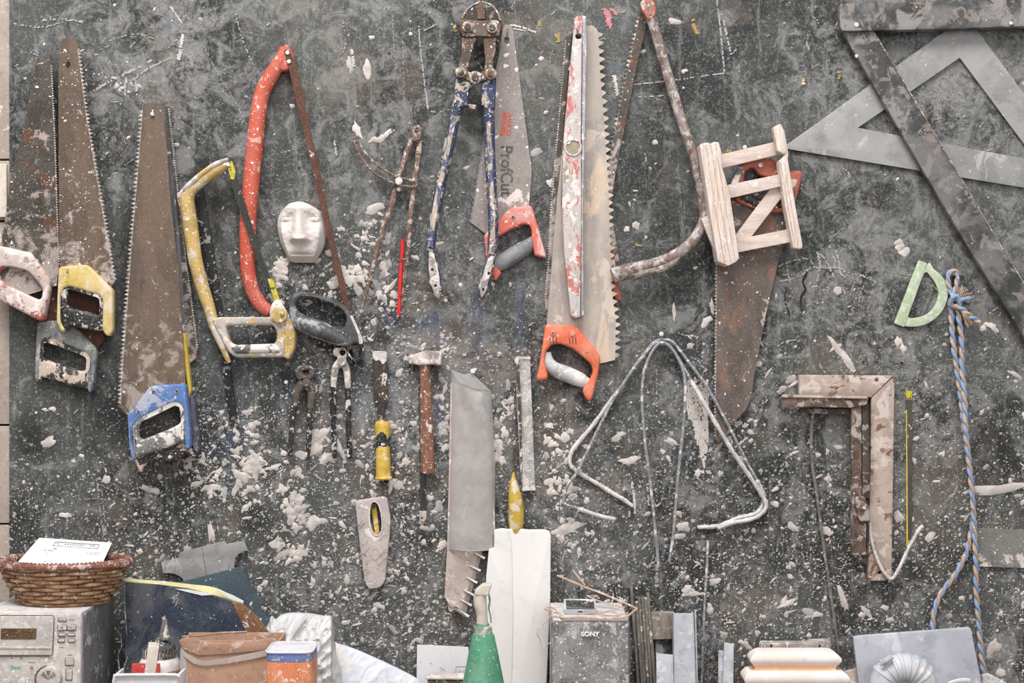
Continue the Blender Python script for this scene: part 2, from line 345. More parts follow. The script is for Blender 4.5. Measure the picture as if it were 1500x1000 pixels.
mat('rope_tan', C(192, 168, 148), C(172, 146, 126), dust=0.08, sp=0, rough=0.95, scale=140, bump=1)
mat('square_pink', C(182, 164, 154), C(160, 138, 126), dust=0.3, dcol=C(206, 192, 184), sp=0.15, rough=0.8, scale=26, wear=C(112, 74, 50), wamt=0.16)
mat('square_dark', C(120, 100, 90), C(74, 60, 52), dust=0.32, dcol=C(180, 168, 160), sp=0.2, rough=0.75, scale=34, wear=C(70, 54, 46), wamt=0.3)
mat('square_black', C(82, 68, 60), C(52, 44, 40), dust=0.28, dcol=C(158, 148, 142), sp=0.2, rough=0.7, scale=40)
mat('rod_brown', C(124, 118, 111), C(98, 92, 86), dust=0.06, sp=0.2, rough=0.6, scale=60, grit=0.12)
mat('film', C(182, 179, 176), C(160, 157, 154), dust=0.18, dcol=C(194, 190, 188), sp=0, rough=0.6, scale=16, alpha=0.66, bump=0.15, film=0.35)
mat('card_pink', C(190, 172, 164), C(176, 158, 150), dust=0.2, sp=0.1, rough=0.9, scale=30)
mat('rasp', C(160, 156, 154), C(196, 192, 190), dust=0.4, sp=0, rough=0.7, scale=90)
mat('file_dark', C(86, 80, 76), C(60, 56, 52), dust=0.25, sp=0.3, rough=0.7, scale=60, grit=0.12)
mat('spindle', C(200, 168, 60), C(186, 152, 60), dust=0.30, dcol=C(214, 202, 184), sp=0.1, rough=0.5, scale=45)
mat('white_board', C(232, 229, 226), C(226, 222, 219), dust=0.0, sp=0, rough=0.6, scale=10, bump=0.1, varf=0.3)
mat('red_pencil', C(214, 42, 40), C(200, 36, 36), dust=0.02, sp=0, rough=0.4)
# bench objects
mat('bottle_green', C(84, 148, 116), C(74, 136, 104), dust=0.10, dcol=C(150, 180, 164), sp=0.3, spscale=150, rough=0.45, scale=50, film=0.15)
mat('nozzle', C(206, 196, 184), C(190, 180, 168), dust=0.15, sp=0, rough=0.6)
mat('collar', C(156, 164, 152), C(130, 140, 126), dust=0.3, sp=0, rough=0.7)
mat('stereo', C(196, 188, 184), C(178, 170, 166), dust=0.30, dcol=C(214, 207, 203), sp=0.42, spscale=160, rough=0.7, scale=40)
mat('stereo_side', C(142, 142, 144), C(116, 117, 120), grit=.1, dust=0.06, dcol=C(190, 186, 186), sp=0.3, rough=0.4, metal=0.3, scale=30)
mat('dusttop', C(206, 202, 202), C(186, 182, 182), dust=0.3, sp=0.3, rough=0.95, scale=40, bump=0.8)
mat('display', C(96, 72, 44), C(80, 58, 34), dust=0.05, sp=0.2, rough=0.3)
mat('groove', C(112, 98, 88), C(92, 80, 72), dust=0.1, sp=0, rough=0.8)
mat('ink', C(62, 62, 66), C(76, 76, 80), dust=0.02, sp=0, rough=0.8)
mat('ink_soft', C(128, 126, 130), C(140, 138, 142), dust=0.02, sp=0, rough=0.8)
mat('teal_ink', C(130, 176, 164), C(140, 182, 170), dust=0.2, sp=0, rough=0.8)
mat('red_ink', C(188, 96, 74), C(196, 110, 90), dust=0.14, dcol=C(150, 140, 136), sp=0, rough=0.8, scale=120)
mat('print_grey', C(84, 84, 82), C(96, 96, 94), dust=0.08, dcol=C(146, 136, 132), sp=0.2, rough=0.8, scale=60)
mat('wicker', C(164, 128, 94), C(122, 86, 60), dust=0.12, dcol=C(206, 186, 168), sp=0.12, spscale=200, rough=0.55, scale=60)
mat('wicker_dark', C(92, 58, 42), C(64, 42, 32), dust=0.06, sp=0, rough=0.7, scale=60)
mat('wicker_rim', C(136, 90, 72), C(110, 68, 54), dust=0.24, dcol=C(206, 188, 180), sp=0.2, rough=0.6, scale=70)
mat('paper', C(232, 231, 234), C(226, 225, 229), dust=0, sp=0, rough=0.9, varf=0.3, bump=0.1)
mat('navy', C(50, 60, 76), C(42, 50, 64), dust=0.02, sp=0.2, spscale=80, rough=0.6, scale=16, film=0.06, bump=0.1, grit=0.12)
mat('teal', C(70, 86, 94), C(60, 74, 82), dust=0.03, sp=0.25, spscale=80, rough=0.7, scale=16, bump=0.1, grit=0.12)
mat('pages', C(206, 198, 150), C(190, 182, 132), dust=0.05, sp=0, rough=0.8)
mat('cardboard', C(176, 140, 118), C(164, 128, 106), dust=0.10, dcol=C(206, 186, 172), sp=0.1, rough=0.85, scale=30)
mat('card_brown', C(130, 92, 62), C(118, 82, 56), dust=0.04, sp=0.05, rough=0.85, scale=30)
mat('tape', C(206, 196, 190), C(190, 178, 170), dust=0.1, sp=0, rough=0.3, alpha=0.6)
mat('glue_white', C(222, 216, 214), C(204, 196, 194), dust=0.1, sp=0.1, rough=0.5)
mat('label_pink', C(198, 160, 152), C(176, 124, 116), dust=0.3, sp=0.1, rough=0.7)
mat('cap_dark', C(62, 60, 58), C(44, 44, 42), dust=0.14, dcol=C(186, 182, 178), sp=0.3, rough=0.6, scale=60)
mat('cap_grey', C(124, 120, 116), C(94, 92, 88), dust=0.2, sp=0.2, rough=0.6)
mat('red_box', C(192, 48, 48), C(206, 70, 66), dust=0.04, sp=0.1, rough=0.6)
mat('tin_orange', C(212, 134, 94), C(204, 118, 78), dust=0.16, dcol=C(226, 190, 172), sp=0.3, rough=0.5, scale=50, stretch=(1, 1, 0.4))
mat('tin_blue', C(112, 126, 176), C(92, 108, 164), dust=0.30, dcol=C(190, 190, 196), sp=0.3, rough=0.5, scale=50)
mat('tin_white', C(214, 214, 220), C(200, 200, 208), dust=0.2, sp=0, rough=0.5)
mat('bag', C(226, 225, 226), C(216, 215, 217), dust=0.1, sp=0, rough=0.4, scale=20, alpha=0.78, bump=0.6)
mat('foam', C(212, 214, 222), C(196, 200, 212), dust=0.1, sp=0, rough=0.6, scale=12, stretch=(1, 1, 1), bump=0.2)
mat('speaker', C(120, 118, 118), C(88, 87, 88), dust=0.16, dcol=C(180, 176, 175), sp=0.42, spscale=190, rough=0.75, scale=40, film=0.25, bump=0.6, grit=0.7)
mat('copper', C(198, 166, 150), C(180, 146, 130), dust=0.2, sp=0, rough=0.6, scale=80)
mat('glass_dark', C(62, 66, 66), C(50, 54, 54), dust=0.02, sp=0.1, rough=0.15)
mat('grey_frame', C(178, 180, 186), C(150, 152, 158), dust=0.1, sp=0, rough=0.4)
mat('aluminium', C(196, 198, 206), C(182, 184, 194), dust=0.14, dcol=C(222, 222, 226), sp=0.05, rough=0.5, metal=0.1, scale=30)
mat('old_wood', C(146, 136, 128), C(120, 108, 100), dust=0.2, dcol=C(182, 176, 170), sp=0.1, rough=0.85, scale=40, stretch=(2.5, 1, 0.5))
mat('moulding', C(228, 220, 217), C(222, 208, 200), dust=0.0, sp=0, rough=0.9, scale=18, bump=0.4)
mat('moulding_orange', C(226, 184, 148), C(228, 200, 176), dust=0.06, sp=0, rough=0.9, scale=18)
mat('block_grey', C(168, 160, 158), C(140, 132, 130), dust=0.3, sp=0.4, rough=0.9, scale=50, bump=1)
mat('sheet_grey', C(186, 187, 196), C(170, 171, 182), dust=0.12, dcol=C(210, 210, 216), sp=0.08, rough=0.55, scale=10, bump=0.2)
mat('hose', C(206, 208, 214), C(190, 192, 200), dust=0.1, sp=0, rough=0.35, alpha=0.92)
mat('stone', C(172, 158, 148), C(160, 146, 136), dust=0.05, sp=0.06, rough=0.95, scale=30, bump=0.5)
mat('cream', C(216, 202, 188), C(208, 194, 180), dust=0.05, sp=0.02, rough=0.7)
mat('bench', C(140, 126, 112), C(112, 98, 86), dust=0.3, sp=0.3, rough=0.8, scale=12, stretch=(0.3, 3, 3))
mat('concrete', C(150, 146, 142), C(128, 124, 120), dust=0.2, sp=0.2, rough=0.9, scale=4)
mat('chalk', C(172, 170, 170), C(150, 148, 148), dust=0, sp=0, rough=1)
mat('pink_paint', C(190, 128, 134), C(180, 120, 126), dust=0.1, sp=0, rough=0.8)
mat('ochre_paint', C(168, 146, 84), C(150, 130, 80), dust=0.1, sp=0, rough=0.8)

# the dark board
t = NT('board_paint'); co = t.coord(); att = t.n('ShaderNodeAttribute', attribute_name='wear'); sep = t.n('ShaderNodeSeparateColor'); t.l(att.outputs['Color'], sep.inputs[0])
du, bl, dk = sep.outputs[0], sep.outputs[1], sep.outputs[2]
n1 = t.noise(co, 5, 8, 0.62, 0.4); n2 = t.noise(co, 22, 10, 0.72, 1.2); n3 = t.noise(co, 150, 9, 0.78, 0.6); n4 = t.noise(co, 420, 5, 0.8)
col = t.mix(t.ramp(n1, 0.42, 0.58), C(42, 44, 43), C(76, 78, 76))
m1 = t.math('MULTIPLY', t.ramp(t.math('ADD', n2, t.math('MULTIPLY', du, 0.16)), 0.54, 0.70), 0.66)
col = t.mix(m1, col, C(140, 139, 138))
m2 = t.math('MULTIPLY', t.ramp(t.math('ADD', n3, t.math('MULTIPLY', du, 0.12)), 0.585, 0.68), 0.45)
col = t.mix(m2, col, C(166, 164, 162))
co2 = t.coord((1, 1, 0.16)); st = t.math('MULTIPLY', t.ramp(t.noise(co2, 70, 7, 0.72, 0.3), 0.54, 0.64), 0.30); col = t.mix(st, col, C(150, 150, 151))
col = t.mix(t.math('MULTIPLY', t.ramp(n4, 0.53, 0.63), 0.36), col, C(166, 163, 161))
col = t.mix(t.math('MULTIPLY', t.ramp(t.noise(co, 170, 7, 0.75, 0.5), 0.54, 0.62), 0.45), col, C(42, 44, 43))
bm_ = t.math('MULTIPLY', bl, t.ramp(t.noise(t.coord((1, 1, 0.3)), 60, 8, 0.75), 0.47, 0.56)); col = t.mix(t.math('MULTIPLY', bm_, 0.6), col, C(66, 76, 104))
dm_ = t.math('MULTIPLY', dk, t.ramp(n3, 0.36, 0.50)); col = t.mix(dm_, col, C(34, 36, 35))
br = t.math('MULTIPLY', t.ramp(t.noise(co, 9, 8, 0.66), 0.55, 0.62), 0.3); col = t.mix(br, col, C(118, 104, 92))
sd_ = t.ramp(att.outputs['Alpha'], 0.05, 0.7, 0.12, 1.0); s1 = t.math('MULTIPLY', t.specks(co, 130, 0.40), sd_); s2 = t.math('MULTIPLY', t.specks(co, 300, 0.46), sd_)
col = t.mix(t.math('MULTIPLY', s1, 0.75), col, C(200, 193, 188)); col = t.mix(t.math('MULTIPLY', s2, 0.8), col, C(204, 198, 194))
t.l(col, t.b.inputs['Base Color']); t.b.inputs['Roughness'].default_value = 0.72; t.b.inputs['Specular IOR Level'].default_value = 0.3
bp = t.n('ShaderNodeBump', Strength=0.5, Distance=0.0012); t.l(t.math('ADD', t.math('MULTIPLY', n3, 0.6), t.math('MULTIPLY', m2, 0.4)), bp.inputs['Height']); t.l(bp.outputs[0], t.b.inputs['Normal'])
M['board'] = t.m

# ---------------------------------------------------------------- setting
def struct(o): o['kind'] = 'structure'; return o
SPL = ["111111111101111","121111111110011","121111112111111","121234322111111","112365322212322","223457543333333","335767665444444","556777666555566","667888886777777","667888887788777"]
DST = ["347445443333566","357435433333657","444444443234655","322335543334665","222234644335665","122235654445664","223445554445665","233334444444443","223334544433333","222344544432344"]
def field(tab, x, y):
    fx = min(13.999, max(0, x/100-0.5)); fy = min(8.999, max(0, y/100-0.5)); i, j = int(fx), int(fy); u, v = fx-i, fy-j
    g = lambda a, b: float(tab[b][a])
    return (g(i, j)*(1-u)+g(i+1, j)*u)*(1-v)+(g(i, j+1)*(1-u)+g(i+1, j+1)*u)*v
BLUE = [(640,480,30,20),(700,480,14,60),(760,470,10,60),(580,470,60,10),(435,600,18,60),(500,590,22,70),(560,560,20,60),(640,590,12,70),(760,620,14,80),(345,560,24,70),(330,640,16,50),(255,40,20,8),(700,120,30,6),(895,95,14,8)]
DARK = [(190,380,16,130),(75,130,10,60),(372,760,28,24),(405,795,20,10),(565,700,16,14),(625,790,24,22),(908,660,18,22),(1140,690,18,10),(1136,670,14,8),(1130,390,20,10),(1455,650,34,40),(550,497,16,10),(668,488,12,16),(570,498,8,8),(1335,835,20,14),(45,640,26,40),(160,600,26,60),(300,260,16,36),(318,320,10,50),(150,470,16,60),(500,505,14,6),(1120,245,12,30),(820,290,8,60),(1300,820,18,30)]
PALE = [(262,60,24,40,.5),(250,110,50,26,.3),(640,512,50,26,.6),(615,505,34,14,.5),(735,360,34,50,.35),(1210,110,50,60,.35),(1370,130,60,50,.4),(540,200,24,20,.4),(900,120,14,30,.4),(740,45,34,14,.5),(1290,620,40,50,.3),(1190,410,40,30,.4),(975,560,40,30,.35),(440,480,80,20,.3),(30,220,20,40,.3),(170,270,40,20,.35),(600,620,50,60,.3),(900,770,60,50,.2),(1460,960,40,30,.5)]
def wear(x, y):
    b = sum(math.exp(-((x-a)/c)**2-((y-e)/f)**2) for a, e, c, f in BLUE)
    k = sum(math.exp(-(((x-a)/c)**2+((y-e)/f)**2)**1.5) for a, e, c, f in DARK)
    p = sum(g*math.exp(-((x-a)/c)**2-((y-e)/f)**2) for a, e, c, f, g in PALE)
    return min(1, max(0, field(DST, x, y)/9+p)), min(1, b), min(1, k*0.85), (field(SPL, min(x, 1499), y)/8)**1.2
def board():
    st = 5; xs = [14-0.3]+list(range(19, 1700, st)); ys = list(range(-180, 1110, st))
    vv = []; ff = []; cc = []; nx, ny = len(xs), len(ys)
    for y in ys:
        for x in xs:
            h = 0.35*noise.noise(Vector((x*0.02, y*0.02, 0)))+0.25*noise.noise(Vector((x*0.08, y*0.08, 3)))
            p = V(x, y, 0); p.y = -h*S if x > 14 else 0; vv.append(tuple(p)); cc += [*wear(x, y)]
    for j in range(ny-1):
        for i in range(nx-1):
            a = j*nx+i; ff.append((a, a+nx, a+nx+1, a+1))
    # back and rim of the board
    n0 = len(vv)
    for x, y in ((xs[0], ys[0]), (xs[-1], ys[0]), (xs[-1], ys[-1]), (xs[0], ys[-1])): p = V(x, y, 0); p.y = 0.016; vv.append(tuple(p)); cc += [0.3, 0, 0.3, 1]
    c_ = [0, nx-1, nx*ny-1, nx*(ny-1)]
    ff += [(n0, n0+1, n0+2, n0+3)] + [tuple([c_[i], c_[(i+1) % 4], n0+(i+1) % 4, n0+i]) for i in range(4)]
    me = bpy.data.meshes.new('wall_back'); me.from_pydata(vv, [], ff)
    ca = me.attributes.new('wear', 'FLOAT_COLOR', 'POINT'); ca.data.foreach_set('color', cc)
    return struct(finish('wall_back', me, M['board'], None, 40, origin=V(750, 500, 0)))
BOARD = board()
mb = MB(); mb.box((-2.4, -3.2, -0.1), (2.4, 0.3, 0)); struct(mb.build('floor', M['concrete'], None))
# upper part of the room behind the board and the stone strip at the left, block by block
mb = MB(); mb.box((-2.4, 0.10, 0), (2.4, 0.22, 2.9)); masonry = struct(mb.build('wall_left', M['stone'], None))
blk = [(-160, 232), (235, 322), (325, 621), (624, 766), (769, 1080)]
for col_i, (xa, xb) in enumerate(((-230, -60), (-58, 13.2))):
    for a, b in blk:
        if col_i == 0: a, b = a-70, b-70
        b1 = MB(); p = V(xa, b, 0); q = V(xb if b < 800 else xb+1, a, 0); b1.box((p.x, 0.002, p.z), (q.x, 0.10, q.z)); b1.build('block', M['stone'], masonry, bev=0.0012)
cp = plate('wall_plate', rnd([(-70, 241), (9, 240), (10, 318), (-70, 318)], 2), -2, 5, M['cream'], None, bev=1)
tag(cp, 'pale cream panel on the stone strip at the left edge beside the rusty saw', 'panel')

# splatter
def splats():
    V_, F_, V2, F2 = [], [], [], []
    rng = random.Random(11)
    def one(x, y, r, asp, ang, grey=False, irr=0.28, h=0.9, n=None):
        if x < 17: return
        vv, ff = (V2, F2) if grey else (V_, F_)
        n = n or (6 if r < 1.6 else 9 if r < 5 else 15); base = len(vv); ca, sa = math.cos(ang), math.sin(ang)
        ph = rng.uniform(0, 6)
        hz = (min(h*0.45, 0.06*r+0.18)+0.08)*rng.uniform(0.6, 1.4)
        for ring, (rr, hh) in enumerate(((1.0, -0.12), (0.8, hz))):
            for j in range(n):
                a = 2*math.pi*j/n; q = r*rr*(1+irr*(noise.noise(Vector((math.cos(a)*1.4+ph*7, math.sin(a)*1.4, r+y)))*1.8+rng.uniform(-0.25, 0.25)))
                u, w_ = math.cos(a)*q*asp, math.sin(a)*q/math.sqrt(asp)
                p = V(x+u*ca-w_*sa, y+u*sa+w_*ca, 0); p.y = -(hh+0.45)*S; vv.append(tuple(p))
        for j in range(n): k = (j+1) % n; ff.append((base+j, base+k, base+n+k, base+n+j))
        ff.append(tuple(base+n+j for j in range(n)))
    # random field
    N = 17500; made = 0
    while made < N:
        x, y = rng.uniform(16, 1660), rng.uniform(-150, 1090)
        dn = (field(SPL, min(x, 1499), y)/8.0)**1.5
        cl = 0.45+1.3*max(0, noise.noise(Vector((x*0.012, y*0.012, 9)))+0.12)
        if rng.random() > dn*cl*0.9: continue
        made += 1; u = rng.random()
        r = 0.5+0.5*rng.random() if u < 0.74 else 1.0+1.1*rng.random() if u < 0.935 else 2.1+2.0*rng.random()**2 if u < 0.995 else 4+3*rng.random()
        asp = 1+abs(rng.gauss(0, 0.35)) if rng.random() < 0.75 else rng.uniform(1.8, 3.2)
        one(x, y, r*(0.8 if asp > 1.8 else 1), asp, rng.choice([rng.uniform(0, 6.28), rng.gauss(-0.6, 0.4)]), rng.random() < 0.35)
    def cluster(cx, cy, sx, sy, n, a, b, grey=0.15):
        for _ in range(n): one(rng.gauss(cx, sx), rng.gauss(cy, sy), a+(b-a)*rng.random()**2, 1+abs(rng.gauss(0, 0.4)), rng.uniform(0, 6.28), rng.random() < grey, 0.5)
    for c_ in [(300,684,13,12,18,2,8),(372,668,17,13,16,2.5,8.5),(366,700,13,15,16,2.5,8),(330,625,12,16,8,3,6),(372,625,8,10,6,4,8),(318,715,14,10,14,2,7),(560,400,6,30,30,2,7),(536,350,10,30,22,2,6),
               (485,415,22,16,26,2,8),(520,408,14,10,12,3,9),(407,390,10,18,10,4,9),(465,570,8,8,6,2,5),(465,655,12,14,14,3,9),(548,730,8,20,14,2,5),(590,760,40,40,30,1.5,5),(430,730,8,24,22,3,8),(434,760,10,16,14,3,8),
               (428,808,16,10,18,2,8),(370,730,26,10,20,2,6),(600,650,18,30,24,2,5),(735,610,14,18,26,2,6),(730,650,8,22,18,3,8),(650,610,6,70,26,2,5),(810,670,12,20,20,2,6),(840,770,14,22,22,2,6),(820,720,10,14,10,3,6),
               (440,860,60,30,60,1.5,5),(520,820,50,30,40,1.5,5),(590,900,60,40,70,1.5,5),(660,650,16,20,16,2,5),(560,640,34,18,26,2,6),(1290,600,50,30,16,1.5,3.5),(1090,620,14,20,14,2,5),(900,300,30,20,6,2,4),(1230,700,60,20,16,2,5),
               (680,640,12,30,0,1,1),(240,360,30,20,10,1,3),(505,495,20,8,10,2,4),(630,505,26,10,24,1,4,0.6),(655,520,20,10,20,1,4,0.6),(170,120,20,10,14,1,3.5),(190,130,10,5,6,2,4)]: cluster(*c_)
    for x, y, r, a, g in [(71,648,11,1.35,-.3),(40,680,3,1,0),(222,718,9,1.9,.3),(95,755,7,1.6,.2),(205,808,6,1,0),(46,716,3,1,0),(108,675,4,1,0),(66,600,4,1.5,.3),(78,599,5,1.4,0),(1067,575,0,1,0),(1035,470,8,1.5,-.7),(1043,449,6,2,1.4),(887,500,0,1,0),
                          (988,690,0,1,0),(1001,771,10,1.3,.2),(859,733,6,1.2,.3),(857,654,5,1.2,0),(851,676,5,1,0),(971,662,5,1,0),(905,640,7,1.8,-.5),(984,648,7,1.6,.5),(921,674,9,2.2,-.3),(829,775,12,2.4,-.3),(1021,694,6,1,0),(1055,694,5,1,0),
                          (1007,862,9,1.2,.1),(1016,869,9,2.6,.1),(1047,853,9,1.4,-.2),(1039,887,5,1.2,1.2),(1160,770,8,1.6,.8),(1166,792,0,1,0),(1315,755,9,1.1,1.4),(1235,878,9,2.8,1.2),(1210,777,7,1.6,.5),(1228,655,5,1.3,0),(1455,716,15,3.2,-.12),(1480,706,5,1.4,1.6),
                          (1318,570,0,1,0),(1368,442,0,1,0),(1317,355,7,1.1,.3),(1325,368,8,1,1),(1318,362,7,1,2),(1453,478,9,1.7,.6),(1440,481,6,1,0),(1317,500,7,1.2,1),(1323,510,6,1.2,1),(1232,516,12,3.4,.9),(1226,508,6,2,-.5),(1240,528,9,2.6,1),
                          (1452,950,10,2.2,-1.1),(1195,935,0,1,0),(1191,901,8,2.4,-.1),(1148,880,6,2,-1.1),(1154,884,8,2,-.4),(1060,930,7,1.3,.6),(1092,944,7,1.8,.8),(1110,927,5,1,0),(1185,931,5,1,0),(1268,895,7,1.8,.6),(1296,890,6,1.4,.2),(1263,900,6,1.6,-.6),
                          (752,282,11,1.8,.35),(725,144,0,1,0),(812,265,0,1,0),(808,268,9,1,.4),(523,190,9,1.8,1.2),(548,205,8,1.4,-.5),(562,200,8,2,-.7),(548,306,11,1.7,-.3),(408,335,0,1,0),(412,379,3.6,1,0),(465,382,6,1,0),(458,391,3,1,0),(497,335,4,1,0),
                          (1072,88,0,1,0),(538,100,9,1.6,1.4),(545,55,5,1,0),(512,95,7,2.4,1.4),(602,50,3.4,1,0),(988,32,7,1.6,.3),(1003,104,5,1.4,-.4),(896,22,0,1,0),(960,208,5,1,0),(930,293,3,1,0),(1008,251,3,1,0),(1192,142,0,1,0),(932,329,7,1,.3),(918,335,5,1,0),(946,348,3,1,0),
                          (987,459,6,2.6,1.5),(1125,290,0,1,0),(830,300,0,1,0),(700,420,0,1,0),(608,377,6,1.6,.4),(642,357,6,1.8,-.3),(567,355,5,1.4,-.4),(683,246,5,1.3,-.4),(460,765,12,1.4,-.4),(445,790,0,1,0),(1440,770,0,1,0),(350,780,4,1,0),(310,780,8,2.6,1.5),
                          (1072,700,0,1,0),(1136,738,6,1,0),(1044,845,4,1,0),(1082,840,0,1,0),(555,330,0,1,0)]:
        if r > 0: one(x, y, r*0.82, a, g, False, 0.42, 1.2)
    for gi, (vv, ff, nm, m_) in enumerate(((V_, F_, 'plaster_splatter', 'splat'), (V2, F2, 'plaster_splatter', 'splat_grey'))):
        me = bpy.data.meshes.new(nm); me.from_pydata(vv, [], ff)
        o = finish(nm, me, M[m_], BOARD, 60, kind='stuff')
    # dragged smears, paint dabs and chalk strokes, each a thin real layer
    def stroke(mb, pts, wd, gap=0.12, jit=0.35, step=2.2, h=0.35):
        P = cat(pts, 6); L = [0]
        for a, b in zip(P, P[1:]): L.append(L[-1]+math.hypot(b[0]-a[0], b[1]-a[1]))
        n = int(L[-1]/step)
        for i in range(n):
            if rng.random() < gap: continue
            s_ = L[-1]*i/n; e_ = L[-1]*(i+1.05)/n; q = []
            for d_ in (s_, e_):
                k = max(j for j in range(len(L)) if L[j] <= d_+1e-6); k = min(k, len(P)-2); f = (d_-L[k])/max(1e-6, L[k+1]-L[k]); q.append((P[k][0]+(P[k+1][0]-P[k][0])*f, P[k][1]+(P[k+1][1]-P[k][1])*f))
            dx, dy = q[1][0]-q[0][0], q[1][1]-q[0][1]; l_ = math.hypot(dx, dy) or 1; nx_, ny_ = -dy/l_, dx/l_
            w0 = wd*rng.uniform(1-jit, 1+jit)/2; w1 = wd*rng.uniform(1-jit, 1+jit)/2; o_ = rng.gauss(0, wd*0.14)
            c4 = [(q[0][0]+nx_*(w0+o_), q[0][1]+ny_*(w0+o_)), (q[1][0]+nx_*(w1+o_), q[1][1]+ny_*(w1+o_)), (q[1][0]-nx_*(w1-o_), q[1][1]-ny_*(w1-o_)), (q[0][0]-nx_*(w0-o_), q[0][1]-ny_*(w0-o_))]
            hr = rng.uniform(0.5, 1.3); fr = [V(a, b, 0)+Vector((0, -(0.5+h*hr)*S, 0)) for a, b in c4]; mb.add(fr, [(0, 1, 2, 3)])
            mb.add([fr[0], fr[1], fr[1]+Vector((0, h*hr*S+0.0004, 0)), fr[0]+Vector((0, h*hr*S+0.0004, 0)), fr[3], fr[2], fr[2]+Vector((0, h*hr*S+0.0004, 0)), fr[3]+Vector((0, h*hr*S+0.0004, 0))], [(0, 3, 2, 1), (4, 5, 6, 7)])
    cm = MB()
    for pts, wd, gp in [([(613,38),(618,90),(627,160)],2.2,.1),([(627,162),(640,164),(662,160)],1.6,.4),([(1050,0),(1056,50),(1061,105)],2.0,.15),([(928,124),(990,117),(1061,107)],1.8,.3),([(935,142),(972,140)],1.8,.4),([(1058,20),(1066,60),(1071,80)],2.6,.3),
                        ([(133,136),(165,117),(200,100),(222,88)],3.4,.35),([(194,119),(215,102),(250,85)],2.6,.4),([(160,60),(200,50),(240,62)],1.6,.6),([(290,50),(305,80),(320,110),(345,150),(362,185)],0.9,.3),([(345,20),(356,60),(368,88)],1.8,.6),([(60,30),(100,28),(130,35)],3,.5),
                        ([(182,118),(184,140)],2.4,.3),([(199,118),(201,142)],2.4,.3),([(500,20),(506,60),(500,90)],1.5,.6),([(575,20),(578,100)],.9,.4),([(590,60),(592,150)],.9,.5),
                        # scrawled capitals beside the wooden frame
                        ([(1140,390),(1160,382),(1180,379),(1190,386),(1178,400),(1160,408),(1142,412)],2.2,.25),([(1152,384),(1154,398),(1158,416)],2.2,.2),([(1142,402),(1165,402),(1185,393)],1.6,.4),([(1188,391),(1210,392),(1232,392)],2.2,.2),
                        ([(1197,368),(1201,385),(1199,400),(1197,412)],3.2,.15),([(1196,369),(1205,375),(1214,390),(1222,408)],2.4,.2),([(1210,372),(1222,378),(1222,392)],2.6,.25),([(1224,366),(1229,385),(1231,400),(1240,407)],2.4,.2),([(1232,393),(1250,402),(1262,403),(1290,417)],2,.4),
                        ([(1255,408),(1268,402),(1282,412)],1.6,.4),([(1282,413),(1272,428)],1.4,.3),([(1234,420),(1240,438)],1.4,.3),([(1250,416),(1244,437)],1.4,.3),([(1265,418),(1260,432),(1258,445)],1.4,.3),
                        ([(930,420),(960,425)],1,.5),([(1135,510),(1150,500),(1165,498)],1.6,.4),([(142,700),(146,740),(154,790)],1.8,.45),([(148,700),(152,745),(156,780)],1.2,.5),([(110,732),(140,730),(160,732)],1.4,.5),([(1380,740),(1395,725),(1402,712),(1398,695)],1.2,.4),([(962,540),(962,620)],2,.5),
                        ([(500,650),(505,700),(512,720)],1.4,.5),([(590,740),(594,780)],1.4,.5),([(575,750),(590,785),(605,800)],2.4,.4),([(612,770),(600,790),(590,790)],1.6,.5),([(182,830),(186,850)],2,.4),([(184,780),(192,812)],2.4,.5),([(962,815),(962,860)],5,.3),([(1250,500),(1245,540)],1,.5),
                        ([(20,34),(60,40),(100,30)],2,.5),([(260,20),(300,35),(330,20)],1.4,.6),([(650,300),(656,330),(664,340)],1.6,.3),([(655,280),(652,300),(658,320)],1.2,.4),([(1340,120),(1380,150)],2,.6),([(1100,600),(1120,590)],1.4,.5)]: stroke(cm, pts, wd, gp)
    for _ in range(260):
        x, y = rng.uniform(20, 1500), rng.uniform(0, 560); a = rng.uniform(0, 3.1); l_ = rng.uniform(5, 24)
        if rng.random() > field(DST, x, y)/7: continue
        bd = rng.uniform(-3, 3); stroke(cm, [(x, y), (x+math.cos(a)*l_/2+bd, y+math.sin(a)*l_/2-bd), (x+math.cos(a)*l_, y+math.sin(a)*l_)], rng.uniform(0.7, 1.7), 0.35, .5)
    o = cm.build('chalk_mark', M['chalk'], BOARD, smooth=0, fix=False, kind='stuff')
    sm = MB()
    for x0 in range(0, 34, 2):   # thick vertical brush smear behind the wire loops
        top = 545+rng.uniform(0, 18)+abs(x0-14)*0.5; bot = 600+(x0*3.0 if x0 < 26 else 78-(x0-26)*6)+rng.uniform(0, 14)
        stroke(sm, [(1004+x0+(2 if x0 > 16 else 0), top), (1005+x0*0.96, (top+bot)/2), (1010+x0*0.84, bot)], 2.6, .10, .4, 3, .5)
    for pts, wd in [([(925,705),(929,728),(930,752)],3),([(948,708),(951,740)],3),([(1025,690),(1034,690),(1042,692)],4),([(1068,662),(1095,640)],3),([(1224,508),(1236,520),(1250,545)],6),([(250,10),(268,36)],2),([(268,50),(262,90)],5),([(745,36),(765,40),(785,48)],2.5),([(752,42),(770,45)],1.5),([(515,70),(518,98)],4),([(540,165),(536,206)],0.1),([(560,205),(568,197),(578,190)],3),([(490,206),(493,228)],2.4),([(900,110),(905,140)],5)]: stroke(sm, pts, wd, .1, .45, 2, .4)
    sm.build('plaster_smear', M['splat'], BOARD, smooth=0, fix=False, kind='stuff')
    pm = MB()
    for pts, wd in [([(886,16),(893,22),(890,34),(896,38)],7),([(894,12),(904,22)],4),([(884,12),(890,24)],5)]: stroke(pm, pts, wd, 0, .4, 1.6, .4)
    pm.build('paint_dab', M['pink_paint'], BOARD, smooth=0, fix=False, kind='stuff')
    pm = MB()
